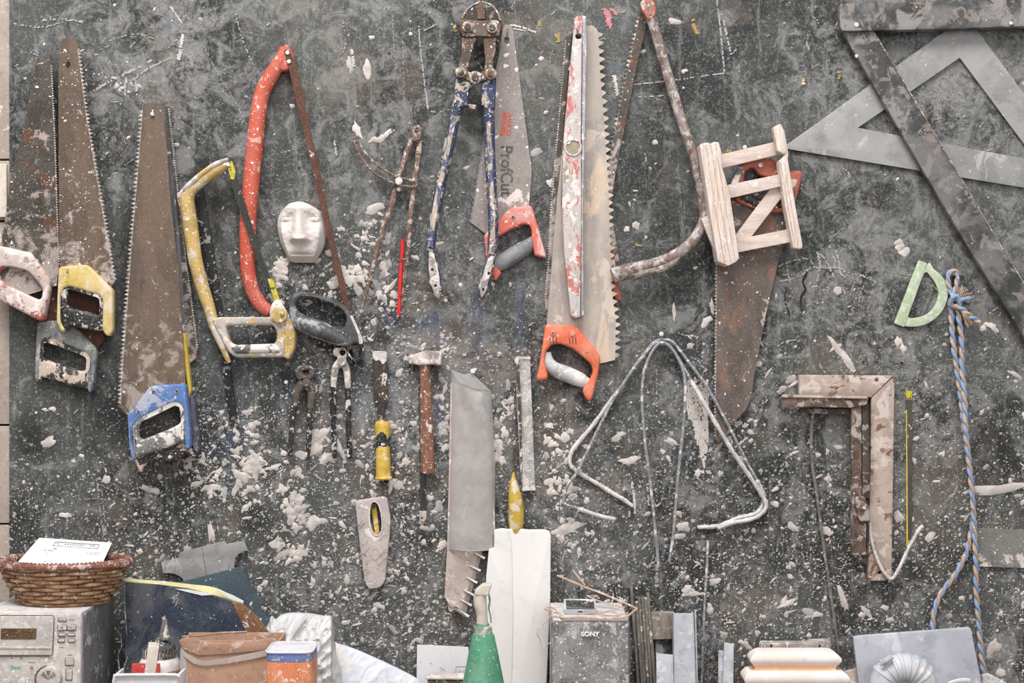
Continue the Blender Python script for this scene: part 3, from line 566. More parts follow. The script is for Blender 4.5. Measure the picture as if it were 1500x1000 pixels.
    for pts, wd in [([(1014,28),(1018,42),(1022,50)],5),([(790,30),(791,38)],4),([(818,48),(818,62)],6),([(666,36),(667,46)],4),([(1177,114),(1177,124)],5),([(1229,104),(1229,116)],4),([(1064,221),(1072,220)],4),([(930,358),(940,360)],3)]: stroke(pm, pts, wd, 0.1, .5, 1.6, .3)
    pm.build('paint_dab', M['ochre_paint'], BOARD, smooth=0, fix=False, kind='stuff')
splats()
# cracks and old nail holes
ck = MB()
for pts in ([(1183,397,.2,1),(1180,404,.2,2.2),(1176,413,.2,1.5),(1180,424,.2,2),(1174,434,.2,1.8),(1173,448,.2,1.2),(1176,458,.2,.8)], [(1152,420,.2,.8),(1150,440,.2,1),(1157,462,.2,.7)], [(1140,290,.2,.6),(1143,300,.2,1)]): tubepx(ck, pts, 5, 3, 0.5)
for x, y in ((296,148),(438,246),(570,78),(1404,173),(1265,530),(1283,530),(1321,531),(1228,433),(119,94)): ck.tube([V(x, y, 0.3), V(x, y, 0.75)], 1.7*S, 8)
ck.build('crack', M['dark'], BOARD, kind='stuff')

# bench below the frame
bn = thing('workbench', 'long dusty wooden workbench under the tool board, just below the frame', 'workbench', Vector((0, -0.3, 0)))
mb = MB(); mb.box((-1.15, -0.62, BZ-0.045), (1.15, -0.004, BZ)); mb.build('bench_top', M['bench'], bn, bev=0.003)
for x in (-1.05, 1.05):
    for y in (-0.56, -0.07):
        mb = MB(); mb.box((x-0.04, y-0.04, 0), (x+0.04, y+0.04, BZ-0.045)); mb.build('leg', M['bench'], bn, bev=0.003)
def teeth(pts, pitch, amp, d0, d1, m, parent, side=1, seed=1):
    """a row of wedge teeth along an edge; side 1 = right of travel as seen in the photo"""
    mb = MB(); rng = random.Random(seed); d0 += DOFF; d1 += DOFF
    for (ax, ay), (bx_, by) in zip(pts, pts[1:]):
        L = math.hypot(bx_-ax, by-ay); n = max(1, round(L/pitch)); tx, ty = (bx_-ax)/L, (by-ay)/L; nx_, ny_ = -ty*side, tx*side
        for k in range(n):
            f0, f1 = (k+.05)/n, (k+.95)/n; h_ = amp*rng.uniform(.75, 1.15); q = L/n
            P = [(ax+tx*L*f0-nx_*.8, ay+ty*L*f0-ny_*.8), (ax+tx*L*(f0+f1)/2+nx_*h_+tx*q*.12, ay+ty*L*(f0+f1)/2+ny_*h_+ty*q*.12), (ax+tx*L*f1-nx_*.8, ay+ty*L*f1-ny_*.8)]
            v = [V(x, y, d1+.35) for x, y in P]+[V(x, y, d0-.2) for x, y in P]; mb.add(v, [(0,1,2),(5,4,3),(0,3,4,1),(1,4,5,2),(2,5,3,0)])
    return mb.build('teeth', M[m], parent, smooth=0, kind='stuff')
# ================================================================ tools on the board
DN = M['nail']
# --- leftmost saws
DOFF = 13
t = thing('handsaw', 'long brown handsaw with a pale battered handle flecked red, furthest left on the board', 'saw', (50, 300, 0))
plate('blade', [toothy([(54,87),(58,85.5),(72,86.5),(75,95),(80,200,3.6,1.6),(86,388,3.6,1.8),(83,418),(40,432),(-12,420),(-6,400),(6,330),(18,252),(36,180),(46,125)]), circ(63,97,2.2,3)], 13, 14.2, M['blade_dark'], t)
teeth([(75,95),(80,200),(86,388)], 3.6, 2.2, 13, 14.2, 'tooth', t, -1)
plate('handle', [rnd([(-16,362),(0,360),(30,367),(43,369),(72,409),(72,421),(63,468),(57,470),(0,440),(-16,432)],5), rnd([(2,391),(17,391),(38,396),(48,405),(62,423),(60,437),(54,439),(3,415),(-4,404)],4)], 4, 23, M['h_white'], t, bev=4)
for x, y in ((9,374),(57,405),(38,379)): screw('screw', x, y, 4.6, 22.6, 23.6, M['h_white'], t, M['bolt'])
DOFF = 0
t = thing('handsaw', 'handsaw with a grey plastic handle and flaked black grip, lowest in the left cluster', 'saw', (95, 400, 0))
plate('blade', toothy([(88,150),(104,150),(153,497,6,1.5),(140,514),(66,480)]), 6, 7.2, M['rust_red'], t)
plate('handle', [rnd([(54.5,471),(80,469),(108,477),(140,509),(142,517),(136,572),(131,576),(127,570),(127,556),(132,524),(126,519),(72,498),(63,499),(61,510),(60,552),(54,560),(50,553),(52,500)],3)], 1, 16, M['h_greyteal'], t, bev=3)
plate('grip', [rnd([(60,498),(70,496),(126,517),(132,524),(128,572),(118,569),(90,561),(64,553),(57,560),(54,556),(58,505)],5), rnd([(65,500),(71,498),(123,519.5),(127.5,525),(126,541),(118,544),(67,527),(63,521)],4)], 2, 17.5, M['h_flaked'], t, bev=5, res=3)
t = thing('handsaw', 'brown handsaw with a yellow handle around a black grip, hanging point upward at far left', 'saw', (120, 330, 0))
plate('blade', [toothy([(90,58),(96,55),(112,56.5),(114,70),(126,165,5.2,2.8),(154,330,5.6,3.6),(168,412,6,4),(160,425),(100,420),(85,400),(86,330),(85.5,105),(87,72)]), rnd([(97,90),(103,90),(103,99),(97,99)],3)], 24, 25.2, M['blade_brown'], t)
teeth([(114,70),(126,165),(154,330),(167,410)], 5.6, 4.6, 24, 25.2, 'tooth', t, -1)
plate('handle', [rnd([(85,393),(90,390),(124,387.5),(130,390),(162,422),(165,428),(165,484),(160,492.5),(154,491),(149,482),(150,439),(145,432),(101,419),(93,422),(88,432),(87,470),(95,483),(91,487),(86,482),(83,440)],3)], 18, 35, M['h_yellow'], t, bev=3.5)
plate('grip', [rnd([(87,432),(93,420),(102,418),(146,431),(151,438),(150,485),(120,481),(104,478),(95,485),(90,480),(87,466)],5), rnd([(98,424),(105,422),(144,433.5),(148.5,439),(148,458),(143,461),(102,450),(97,444)],3)], 19, 33, M['h_black'], t, bev=5, res=3)
plate('badge', rnd([(97,394),(101,394),(101,416),(97,416)],1.5), 35, 35.4, M['yellow_paint'], t); 
nail(101, 87, 27, 'small dark nail in the hanging hole of the yellow handled saw', 2, mat=M['nail_rust'], tail=(100,88))
# --- blue saw and the one behind it
t = thing('handsaw', 'handsaw seen edge on with a narrow yellow and slate handle, behind the blue handled saw', 'saw', (268, 400, 0))
plate('blade', toothy([(238,156),(247,156),(259,269,3.2,1.8),(266,330,3.2,1.8),(289,510,3.4,1.8),(288,523),(279,531),(262,500)]), 7, 8.2, M['blade_dark'], t)
teeth([(247,158),(259,269),(266,330),(289,510)], 3.6, 2.6, 7, 8.2, 'tooth', t, -1)
plate('back_strip', [(237,158),(241,156),(252,240),(262,340),(268,425),(272,488),(266,486),(258,420),(249,300),(244,220)], 8.2, 9.6, M['blade_steel'], t)
plate('handle', [rnd([(265.5,487),(271,488),(280,572),(276,583),(270,540)],2)], 5, 19, M['h_yellowclean'], t, bev=2.5)
plate('grip', [rnd([(275,581),(281,578),(286,590),(292,655),(289,666),(283,664),(276,610)],3)], 4, 20, M['h_navygrey'], t, bev=4)
DOFF = 10
t = thing('handsaw', 'large brown handsaw with a scuffed blue handle caked in plaster below', 'saw', (228, 400, 0))
plate('blade', [toothy([(209.5,154),(213,151.5),(234,151.5),(238,156),(243,200),(250,296),(262,400),(266,465),(272,565),(250,590),(186,607),(177,598),(178,555,6.4,4.6),(187,434,6.4,4.6),(193,350,6.2,4.2),(202,245,6,3.8),(208.5,160,6,3.2)]), rnd([(222,158),(228.5,158),(228.5,170),(222,170)],3)], 19, 20.3, M['blade_brownclean'], t)
teeth([(208.5,160),(202,245),(193,350),(187,434),(178,555),(176.5,592)], 6.2, 5.4, 19, 20.3, 'tooth', t, 1)
plate('handle', [rnd([(185.5,608),(192,601),(219,566),(226,564.5),(268,562),(272,566),(279,652),(275.5,659),(271,656),(268,600),(262,590),(252,590),(206,612),(195,622),(192,635),(197,672),(193,676),(189,655)],3)], 12, 31, M['h_blue'], t, bev=3.5)
plate('grip', [rnd([(192,624),(200,615),(256,588),(267,592),(270,606),(271,652),(262,649),(236,659),(205,668),(196,668)],4), rnd([(200,627),(206,617),(256,592),(264,597),(266,612),(262,621),(246,629),(208,644),(202,641)],4)], 14, 30, M['h_greydust'], t, bev=5, res=3)
cr = toothy([(196,665),(236,656),(262,646),(275,650),(280,662,5,2),(284,670,4,2),(270,664,4,2),(250,676,5,2.5),(228,674,4,2.5),(210,684,4,2),(206,692,3,1),(202,686,3,1),(197,674,3,1)], 3)
plate('plaster_crust', cr, 13, 24, M['h_flaked'], t, bev=2.5)
for x, y in ((225,573),(258.5,573),(202,603)): screw('screw', x, y, 3.6, 30.5, 31.8, M['screw'], t, M['dark'])
DOFF = 0
nail(209+14, 153+14, 34, 'nail with a pale head at the top hole of the blue handled saw', 3, tail=(224,160))
# --- black flat bar
t = plate('flat_bar', [toothy([(279,262),(290,268),(297,276),(306,330,9,0.8),(320,420,8,0.9),(336,530,8,0.8),(347.5,613),(336,616),(325,545),(308,435),(291,345),(281,300)])], 1, 6, M['bar_black'], None, bev=0.6)
tag(t, 'long narrow black metal bar with scraped edges, behind the yellow hacksaw', 'metal bar')
# --- red bow saw
t = thing('bow_saw', 'bow saw with a thick orange-red tube frame and thin rusty blade', 'bow saw', (400, 270, 0))
rod('frame', [(417,70,12,7),(413,84,12,9.5),(405,98,12,10.5),(393,118,12,11.5),(383,140,12,11.5),(377,175,12,12),(373,215,12,12.5),(368,265,12,12.5),(364,310,12,12.5),(362.5,350,12,12),(362.5,385,12,11),(366,412,12,10.5),(374,434,12,10.5),(385,449,12,10),(396,456,12,9)], M['bow_red'], t, n=14, flat=0.85)
plate('tip', rnd([(413,70),(417,64),(422,66),(430,80),(430,94),(423,102),(412,104),(404,92)],4), 4, 19, M['bow_red'], t, bev=3)
plate('blade', toothy([(416,74),(419,72.5),(425,74),(429,86),(433,94),(445,150,4.5,1.0),(461,221,4.5,1.2),(486,340,4.5,1.4),(507,424,4.5,1.5),(513,452),(505,452),(499,428),(477,340),(452,221),(434,150),(422,94)]), 20, 21.4, M['rust_red'], t)
teeth([(433,94),(445,150),(461,221),(486,340),(507,424)], 4.4, 2, 20, 21.4, 'rust_red', t, -1)
for x, y in ((421,77),(423,90)): screw('rivet', x, y, 3.2, 21.4, 23, M['nail'], t)
# --- yellow hacksaw
t = thing('hacksaw', 'hacksaw with a chalky yellow curved frame, black blade and box handle', 'hacksaw', (350, 400, 0))
rod('frame', [(335,237,24,5.5),(326,244,24,7.5),(312,253,24,8.5),(295,265,24,8.5),(281,277,24,9),(274.5,290,24,10.5),(276,310,24,11),(281,345,24,11),(286,380,24,10.5),(295,415,24,10),(306,450,24,9),(314,478,24,7.5),(324,502,24,6),(331,520,24,4.5),(336,531,24,3)], M['hack_yellow'], t, n=12, flat=0.9)
rod('frame_ridge', [(334,233,29,2.4),(316,240,30,3.4),(296,254,30,3.8),(278,270,30,4.2),(266,283,28,4),(264,294,24,4)], M['hack_pale'], t, n=8)
plate('hang_lug', [rnd([(258,282),(272,280),(274,296),(268,306),(262,302)],3), circ(266,295,3,n=10)], 18, 27, M['hack_pale'], t, bev=1.5)
plate('handle', [rnd([(308,468),(322,464),(396,464),(404,456),(414,452),(424,468),(432,490),(432,508),(422,527),(415,523),(345,524),(334,516),(322,492)],5), rnd([(330,477),(399,476),(405,484),(405,498),(400,504.5),(343,505),(336,500)],5)], 15, 33, M['hack_pale'], t, bev=4)
plate('grip', rnd([(338,505),(402,503),(410,510),(410,517),(345,518.5),(338,514)],4), 14, 36, M['h_greydust'], t, bev=5)
plate('finger_loop', rnd([(416,470),(425,466),(432,490),(431.5,510),(422,527),(416,524),(414,500)],3), 14, 35, M['hack_yellow'], t, bev=3)
plate('blade_clamp', rnd([(398,444),(405,438),(411,441),(424,464),(420,474),(398,470),(394,460)],4), 22, 31, M['coat'], t, bev=2)
screw('tension_knob', 408.5, 461, 12, 30, 40, M['hack_yellow'], t); screw('knob_bolt', 413, 460, 3.4, 40, 43, M['bolt'], t)
plate('blade', toothy([(331,238),(340,238),(348,262),(363,312,2.4,.7),(384,376,2.4,.7),(409,440),(402,443),(377,380),(354,316),(340,272)]), 26, 27.2, M['hack_blade'], t)
plate('blade_end', [(331,236),(340,236),(345,252),(343,263),(338,262)], 26, 27.6, M['yellow_paint'], t)
plate('blade_end', [(392,408),(400,408),(410,440),(402,443)], 26, 27.6, M['yellow_paint'], t)
nail(334, 241, 31, 'nail head at the top corner of the yellow hacksaw', 3)
# --- plaster face
def face():
    P = rnd([(432,295.5),(440,294.5),(451,298),(461,303.5),(467,308),(473,312),(475.5,322),(477.4,337),(475,357),(470,368),(463,380),(458,385.5),(444,384),(431,384.5),(424,382),(418,372),(411,357),(407,340),(405.4,327),(408,314),(417,303),(424,297.5)],5,3)
    g = lambda x, y, a, b, sx, sy: math.exp(-((x-a)/sx)**2-((y-b)/sy)**2)
    def h(x, y):
        e = 1-((x-441)/40)**2-((y-338)/52)**2
        z = 8+15*max(0, e)**0.5
        nx = 440+(y-330)*0.05
        nose = 0 if y > 360 else min(1, max(0, (y-302)/50))**1.3
        w = 6+5*nose
        z += (3+14*nose)*math.exp(-abs((x-nx)/w)**2.6)*(1 if y < 351 else math.exp(-((y-351)/4.5)**2))*(1 if y > 308 else math.exp(-((308-y)/8)**2))
        z += 4.5*g(x,y,433,350,4,5)+4.5*g(x,y,450,350,4,5)
        z -= 7.5*g(x,y,420,322,12,11)+8*g(x,y,462,322,14,11.5)
        z += 1.5*math.exp(-((y-309-0.012*(x-441)**2)/4)**2)*(1-g(x,y,441,310,7,20))
        for ex in (419, 463):
            z += 4.6*g(x,y,ex,321.5,6,4.6)-1.2*math.exp(-((y-325.5+0.02*(x-ex)**2)/0.9)**2)*g(x,y,ex,325,8,5)-1.3*math.exp(-((y-318.5-0.025*(x-ex)**2)/0.9)**2)*g(x,y,ex,318,8,5)
        z -= 2*g(x,y,463.5,321.5,1.6,1.6)+1.2*g(x,y,416,321.5,2.4,.8)
        z += 3.2*g(x,y,442,367,13,4)+4*g(x,y,442,378,11,4)-4.6*math.exp(-((y-372.5-0.004*(x-442)**2)/1.3)**2)*math.exp(-((x-443)/13)**4)-1.5*g(x,y,441.5,361,2.2,4)
        z += 2.5*g(x,y,441,303,28,6)+3*g(x,y,467,346,7,16)+2*g(x,y,415,345,6,14)
        return z+0.7*noise.noise(Vector((x*0.2, y*0.2, 0)))
    bm = bmesh.new()
    # concentric fill: rim rings shrinking to the centre
    cx, cy = 441, 340; n = len(P); Rg = 44; rows = []
    Q = []
    for i in range(n):
        a, b = P[i], P[(i+1) % n]
        Q.append(a); Q.append(((a[0]+b[0])/2, (a[1]+b[1])/2))
    # dense grid clipped to the outline by snapping rows
    import mathutils
    def span(y):
        xs = []
        for i in range(len(P)):
            a, b = P[i], P[(i+1) % len(P)]
            if (a[1]-y)*(b[1]-y) < 0: xs.append(a[0]+(b[0]-a[0])*(y-a[1])/(b[1]-a[1]))
        return (min(xs), max(xs)) if len(xs) > 1 else (cx-2, cx+2)
    ny, nx = 96, 80; vv = []; ff = []
    for j in range(ny+1):
        y = 294.9+(384.3-294.9)*j/ny; a, b = span(y)
        for i in range(nx+1):
            u = i/nx; x = a+(b-a)*u; z = h(x, y)*min(1, 0.35+6*min(u, 1-u, j/ny, 1-j/ny)) if True else 0
            p = V(x, y, 12); p.y = -(4+z)*S; vv.append(tuple(p))
    m0 = len(vv)
    for j in range(ny+1):
        for i in range(nx+1): p = Vector(vv[j*(nx+1)+i]); p.y = -0.0012; vv.append(tuple(p))
    for j in range(ny):
        for i in range(nx):
            a = j*(nx+1)+i; ff.append((a, a+nx+1, a+nx+2, a+1)); ff.append((m0+a, m0+a+1, m0+a+nx+2, m0+a+nx+1))
    for i in range(nx): ff.append((i, i+1, m0+i+1, m0+i)); a = ny*(nx+1)+i; ff.append((a+1, a, m0+a, m0+a+1))
    for j in range(ny): a = j*(nx+1); b = a+nx; ff.append((a+nx+1, a, m0+a, m0+a+nx+1)); ff.append((b, b+nx+1, m0+b+nx+1, m0+b))
    me = bpy.data.meshes.new('plaster_mask'); me.from_pydata(vv, [], ff)
    o = finish('plaster_mask', me, M['plaster'], None, 70); tag(o, 'white plaster cast of a human face without hair, right of the red bow saw frame', 'face cast')
face()
# --- charcoal handle below the face, with its blade fitting
t = thing('loop_grip', 'dusty charcoal loop handle hanging tilted below the plaster face', 'saw handle', (475, 465, 0))
outer = rnd([(423,442),(425,434),(430,430.5),(439,427),(460,428.5),(491,439.5),(507,449),(516,464),(524,480),(532,499),(531.5,505),(526,506),(520,502),(512,509),(499,508),(468,497.5),(440,488),(427,481),(423,461)],6)
plate('loop', [outer, cat([(433,450),(436,438.5),(446,433.5),(460,434.5),(480,439.5),(496,448.5),(506,462),(506,474),(500,481),(493,480.5),(475,472),(457,466),(442,460)],3,True)], 4, 26, M['h_charcoal'], t, bev=5, res=3)
rod('grip', [(429,464,17,7),(440,472,18,11),(460,480,18,13),(480,488,18,13),(498,496,18,11),(508,500,17,8)], M['h_charcoal'], t, n=14)
plate('top_rib', rnd([(512,462),(516,462),(532,498),(531,504),(526,504),(524,490)],2), 20, 27, M['coat'], t, bev=1)
plate('blade_socket', [rnd([(507,506),(533,503),(533,517),(527,528),(518,530.5),(511,522)],4), rnd([(511,514),(515,512),(518,525),(513,521)],1), rnd([(527,509),(531,508),(530,519),(526,524)],1)], 8, 22, M['h_black'], t, bev=2)
# --- divider compass
t = thing('divider_compass', 'rusty iron divider compass with an arc rail, hanging point down', 'compass', (590, 300, 0))
rod('leg', [(613,196,14,4.5),(614,215,14,4.3),(608,262,14,4.2),(601,320,14,4),(598,360,14,3.8),(592,405,14,3.4),(585,452,14,2.6),(582.5,469,14,0.8)], M['compass'], t, flat=0.8)
rod('leg', [(605,203,12,4.5),(598,218,12,4.5),(583,264,12,4.3),(572,305,12,4.2),(560,338,12,4),(549,382,12,3.6),(537,425,12,2.8),(529.5,452,12,0.8)], M['compass'], t, flat=0.8)
plate('pivot', rnd([(604,186),(608,182),(614,182),(618,188),(616,206),(612,210),(607,206),(602,208)],4), 8, 20, M['compass'], t, bev=2); screw('rivet', 610.5, 188.5, 4.4, 20, 22, M['compass'], t)
rod('arc_rail', [(519.5,211,18,1.8),(530,232,18,1.8),(548,253,18,1.8),(575,268,18,1.8),(604,274,18,1.8)], M['compass'], t)
rod('arc_rail', [(525,208,18,1.8),(539,229,18,1.8),(560,247,18,1.8),(584,259.5,18,1.8),(608,265,18,1.8)], M['compass'], t)
rod('arc_end', [(519.5,211,18,1.8),(521,207,18,1.8),(525,208,18,1.8)], M['compass'], t); rod('arc_end', [(604,274,18,2.2),(610,271,18,2.2),(608,265,18,2)], M['compass'], t)
screw('clamp_screw', 584, 265, 5.5, 18, 27, M['coat'], t); screw('clamp_screw', 584, 277, 3, 14, 20, M['coat'], t)
nail(611, 188, 23, 'nail through the pivot of the divider compass', 2.4, mat=M['nail_rust'])
t = thing('pencil', 'bright red pencil wired to the right leg of the compass', 'pencil', (586, 410, 0))
rod('shaft', [(590,350.5,20,2.9),(587,400,20,2.9),(584,462,20,2.9)], M['red_pencil'], t, n=6, sm=1); rod('point', [(584,462,20,2.9),(582.8,470,20,1.2),(582.4,474,20,.4)], M['wood_chisel'], t, n=6, sm=1)
for y, a in ((378, 5), (430, 4)):
    rod('tie_wire', [(584.5,y,24,.6),(590,y+1,24.5,.6),(598,y+1,20,.6),(598,y+1,10,.6)], M['compass'], t, n=5); rod('tie_wire', [(584,y+3,23,.5),(592,y+3,24,.5),(597,y+2,18,.5)], M['compass'], t, n=5)
# --- bolt cutter
DOFF = 14
t = thing('bolt_cutter', 'big bolt cutter with worn blue handles and rusty jaws', 'bolt cutter', (690, 220, 0))
plate('jaw', [cat([(702,4),(692,8),(683,16),(677,26),(674,40),(677,53),(700,53),(703,36)],3,True)], 6, 16, M['jaw_dark'], t, bev=1.5)
plate('jaw', [cat([(707,3.5),(720,8),(729,18),(735,34),(735,48),(731,62),(722,60),(706,53),(704,30)],3,True)], 6, 16, M['jaw_dark'], t, bev=1.5)
rod('jaw_edge', [(677,27,16,1.5),(684,15,16,1.5),(694,7,16,1.5),(704,3,16,1.5)], M['bolt'], t); rod('jaw_edge', [(706,3,16,1.5),(718,7,16,1.5),(728,17,16,1.5),(733,30,16,1.5)], M['bolt'], t)
plate('cutting_edge', rnd([(699,8),(704,3),(710,8),(711,28),(699,28)],1), 15, 19, M['cutter_jaw'], t, bev=1); 
plate('cover_plate', rnd([(675,27.5),(702,30),(729,29),(735,36),(732,51),(724,54),(702,53),(678,54),(673.5,42)],4), 16, 23, M['cutter_jaw'], t, bev=1.5)
for x, y, r in ((685,39,8),(721,40,8)): screw('bolt', x, y, r, 23, 28, M['bolt'], t); screw('bolt_nut', x, y, r*0.6, 28, 32, M['cutter_jaw'], t)
plate('jaw_arm', rnd([(676,54),(698,54),(694,66),(690,82),(686,97),(684,110),(671,108),(672,92),(676,78)],3), 8, 20, M['cutter_jaw'], t, bev=2)
plate('jaw_arm', rnd([(707,54),(727,54),(726,72),(722,90),(722,106),(709,106),(711,90),(709,72)],3), 8, 20, M['cutter_jaw'], t, bev=2)
plate('link_plate', rnd([(668,104),(675,97),(683,102),(690,107),(700,107),(709,103),(718,99),(727,105),(725,113),(716,116),(706,119),(696,123),(686,118),(673,113)],4), 12, 24, M['cutter_jaw'], t, bev=2)
for x, y, r in ((675,105.5,8),(719,107.5,8.5),(696,113,9.5)): screw('bolt', x, y, r, 22, 29, M['bolt'], t); screw('bolt_nut', x, y, r*0.55, 29, 33, M['cutter_jaw'], t)
plate('handle_bracket', rnd([(668,110),(680,114),(693,123),(688,131),(685,141),(686,153),(676,158),(664,158),(666,135)],3), 6, 22, M['cutter_blue'], t, bev=2.5)
plate('handle_bracket', rnd([(727,110),(716,114),(704,123),(706,132),(706,142),(704,153),(712,160),(725,160),(726,135)],3), 6, 22, M['cutter_blue'], t, bev=2.5)
plate('stop', rnd([(684,152),(698,153),(697,161),(688,159)],2), 8, 20, M['bolt'], t, bev=1.5)
L_ = [(672,150,14,8),(667,170,14,8),(659.4,205,14,7.8),(650.7,248,14,7.6),(641.6,290,14,7.4),(634.5,332,14,7),(631,362,14,6.5)]
R_ = [(715,152,14,8),(716.6,180,14,8),(717.5,220,14,7.8),(720,270,14,7.6),(722.5,320,14,7.4),(722,355,14,7),(720,372,14,6.5)]
rod('handle', L_, M['cutter_blue'], t, n=12); rod('handle', R_, M['cutter_blue'], t, n=12)
rod('handle_wear', [(x-0.8, y, d+5.2, 4.4 if i else 2) for i, (x, y, d, r) in enumerate(L_)][1:], M['cutter_worn'], t, n=8, flat=0.75); rod('handle_wear', [(x-0.5, y, d+5.2, 4.4) for x, y, d, r in R_][1:], M['cutter_worn'], t, n=8, flat=0.75)
for g, hs in (([(626,362),(634,362),(641,383),(646,405),(648,425),(643,439),(635,434),(628,415),(625,390)], ((633.3,394.5),(637.8,418))), ([(716,372),(727,368),(725,385),(719,405),(712,430),(703,444),(699.5,432),(702,412),(709,392)], ((716,400),(708,423.5)))):
    go = plate('grip_end', rnd(g,5), 5, 20, M['cutter_blue'], t, bev=3.5, res=3)
    cx, cy = sum(p[0] for p in g)/len(g), sum(p[1] for p in g)/len(g)
    plate('grip_face', [rnd([(cx+(x-cx)*0.74, cy+(y-cy)*0.84) for x, y in g],4)], 19.6, 21, M['coated'], go, bev=0.6)
    for x, y in hs: plate('grip_hole', circ(x,y,2.2), 20.6, 21.4, M['dark'], go)
# --- grey printed saw
DOFF = 0
t = thing('handsaw', 'grey handsaw with block lettering, partly behind the bolt cutter', 'saw', (745, 200, 0))
plate('blade', [toothy([(738,38),(741,35.5),(749,38),(752,46),(769,176),(779,249),(775,300),(770,330),(725,345),(710.5,341.7),(689.7,326),(707,213,8,1.8),(736,48)]), rnd([(738.5,54),(746,54),(746,64),(738.5,64)],3)], 2.2, 3.4, M['blade_grey'], t)
teeth([(707,213),(690,322)], 7.6, 2.4, 2.2, 3.4, 'blade_steel', t, 1)
plate('handle', [rnd([(709,345),(717,336),(730,322),(745,307),(753,304),(776,300),(780,304),(800,374),(799,378),(790,375.5),(783,374),(779,346),(778,334),(774,328.5),(765,328),(746,337),(726,349),(716,354),(714,377),(709,350)],3)], 0.3, 19, M['h_pink'], t, bev=3)
plate('foot', rnd([(714,350),(720,352),(722,385),(735,399),(726,412),(719,400),(713,377)],3), 0.3, 19, M['h_pink'], t, bev=3)
rod('grip', [(722,390,10,9),(735,384,10,12),(750,375,10,12.5),(765,366,10,12),(776,358,10,10),(783,350,10,7)], M['h_greygrip'], t, n=14, flat=0.85)
screw('screw', 751, 318, 4, 18, 20, M['screw'], t, M['dark'])
for x in (746,750,754): plate('vent_slot', rnd([(x,323),(x+1.6,323),(x+3.6,331),(x+2,332)],.6), 18.8, 19.4, M['bow_red'], t)
text('lettering', 'ProfCut', 741.5, 250, 25, -90, 3.6, M['print_grey'], t, 0.3, 0.92, 0.5)
text('lettering', 'BAHCO', 745.8, 182, 9.5, -96, 3.6, M['red_ink'], t, 0.3, 1.0, 0.3)
plate('printed_block', rnd([(737,163),(743,163),(740,199),(732.5,199)],1.5), 3.4, 3.75, M['red_ink'], t)
rod('hook_wire', [(744,40,5,1),(742.5,50,6,1),(741,58,3,1)], M['nail_rust'], t, n=5)
# --- fine saw, coarse saw, level
t = thing('handsaw', 'dark fine toothed saw with a faded red handle, mostly hidden behind the orange handled saw', 'saw', (860, 250, 0))
plate('blade', toothy([(834,52),(850,50),(905,370),(912,400),(800,470),(798,440),(803,389,3.6,1.6),(808.5,290,3.6,1.6),(829,54,3.6,1.6)]), 4, 5.2, M['blade_dark'], t)
teeth([(829,58),(808.5,290),(803,389),(798.5,440)], 3.8, 2.6, 4, 5.2, 'tooth', t, 1)
plate('handle', rnd([(889,362),(896,361),(900,372),(904,410),(912,436),(908,441),(901,438),(895,420),(890,390)],3), 1, 10, M['h_rustred'], t, bev=2)
t = thing('handsaw', 'coarse toothed handsaw with an orange handle and pale dusty blade', 'saw', (850, 350, 0))
plate('blade', toothy([(846,45),(860,38),(867,36.5),(873,41),(876,46),(879,105,10.5,-0.1),(885,180,11.5,-0.1),(891,270,11.5,-0.1),(893,335,11,-0.1),(896,425,11,-0.1),(902,470,10,-0.1),(901,527),(880,532),(850,520),(800,480),(801,474),(816,290),(828,180)]), 12, 13.4, M['blade_tan'], t)
mb = MB(); rng = random.Random(5)
ed = [(875.5,45),(878.5,105),(884.5,180),(890.5,270),(892.5,335),(895.5,425),(901,470),(901,526)]
L = 0
for (ax, ay), (bx_, by) in zip(ed, ed[1:]):
    n = max(1, round((by-ay)/11.6)); 
    for k in range(n):
        f0, f1 = k/n, (k+1)/n; p0 = (ax+(bx_-ax)*f0-1.2, ay+(by-ay)*f0+0.8); p1 = (ax+(bx_-ax)*f1-1.2, ay+(by-ay)*f1-0.6); hh = 8.6*rng.uniform(0.85, 1.1)
        tipx = (p0[0]+p1[0])/2+hh; mid = (p0[1]+p1[1])/2-1.6
        fr = [V(p0[0], p0[1], 13.2), V(tipx, mid, 13.2), V(tipx-1, mid+2.2, 13.2), V(p1[0], p1[1], 13.2)]; bk = [V(p0[0], p0[1], 12.2), V(tipx, mid, 12.2), V(tipx-1, mid+2.2, 12.2), V(p1[0], p1[1], 12.2)]
        mb.hexa(fr, bk)
mb.build('teeth', M['blade_tan'], t, smooth=0)
plate('handle', [rnd([(799,476),(804,475),(842,477),(847,480),(877,517),(879.5,524),(877,546),(868,583),(863,589),(857,582),(853,571),(866,552),(869,544),(866,533),(842,512),(820,503),(808,505),(800,514),(798,530),(803,550),(801,556),(788,558),(786,553),(791,530)],4)], 4, 24, M['h_orange'], t, bev=4)
rod('grip', [(800,516,14,7),(803,530,14,9),(812,540,14,10.5),(828,547,14,11.5),(845,554,14,11),(858,559,14,9),(864,556,14,6)], M['h_palegrip'], t, n=14, flat=0.85)
for x in (810, 838.5):
    o = screw('screw', x, 488, 5, 23.5, 25.2, M['h_orange'], t, M['screw'])
    for q in (-4.5, 0, 4.5): plate('vent_slot', rnd([(x+q-.7,494),(x+q+.7,494),(x+q+1.6,504),(x+q+.2,504)],.5), 23.8, 24.3, M['rust_red'], t)
screw('screw', 860, 515, 2, 23.6, 24.6, M['screw'], t)
t = thing('spirit_level', 'dusty spirit level with worn red paint, hanging over the coarse toothed saw', 'spirit level', (842, 240, 0))
plate('body', [rnd([(842,26),(845,23.5),(851,23),(853,27),(851,200),(851.5,300),(850,464),(842,465.5),(836.5,462),(826.5,370),(823.5,300),(825,210),(833,120)],2), circ(847,53,4.2)], 15, 34, M['level'], t, bev=1)
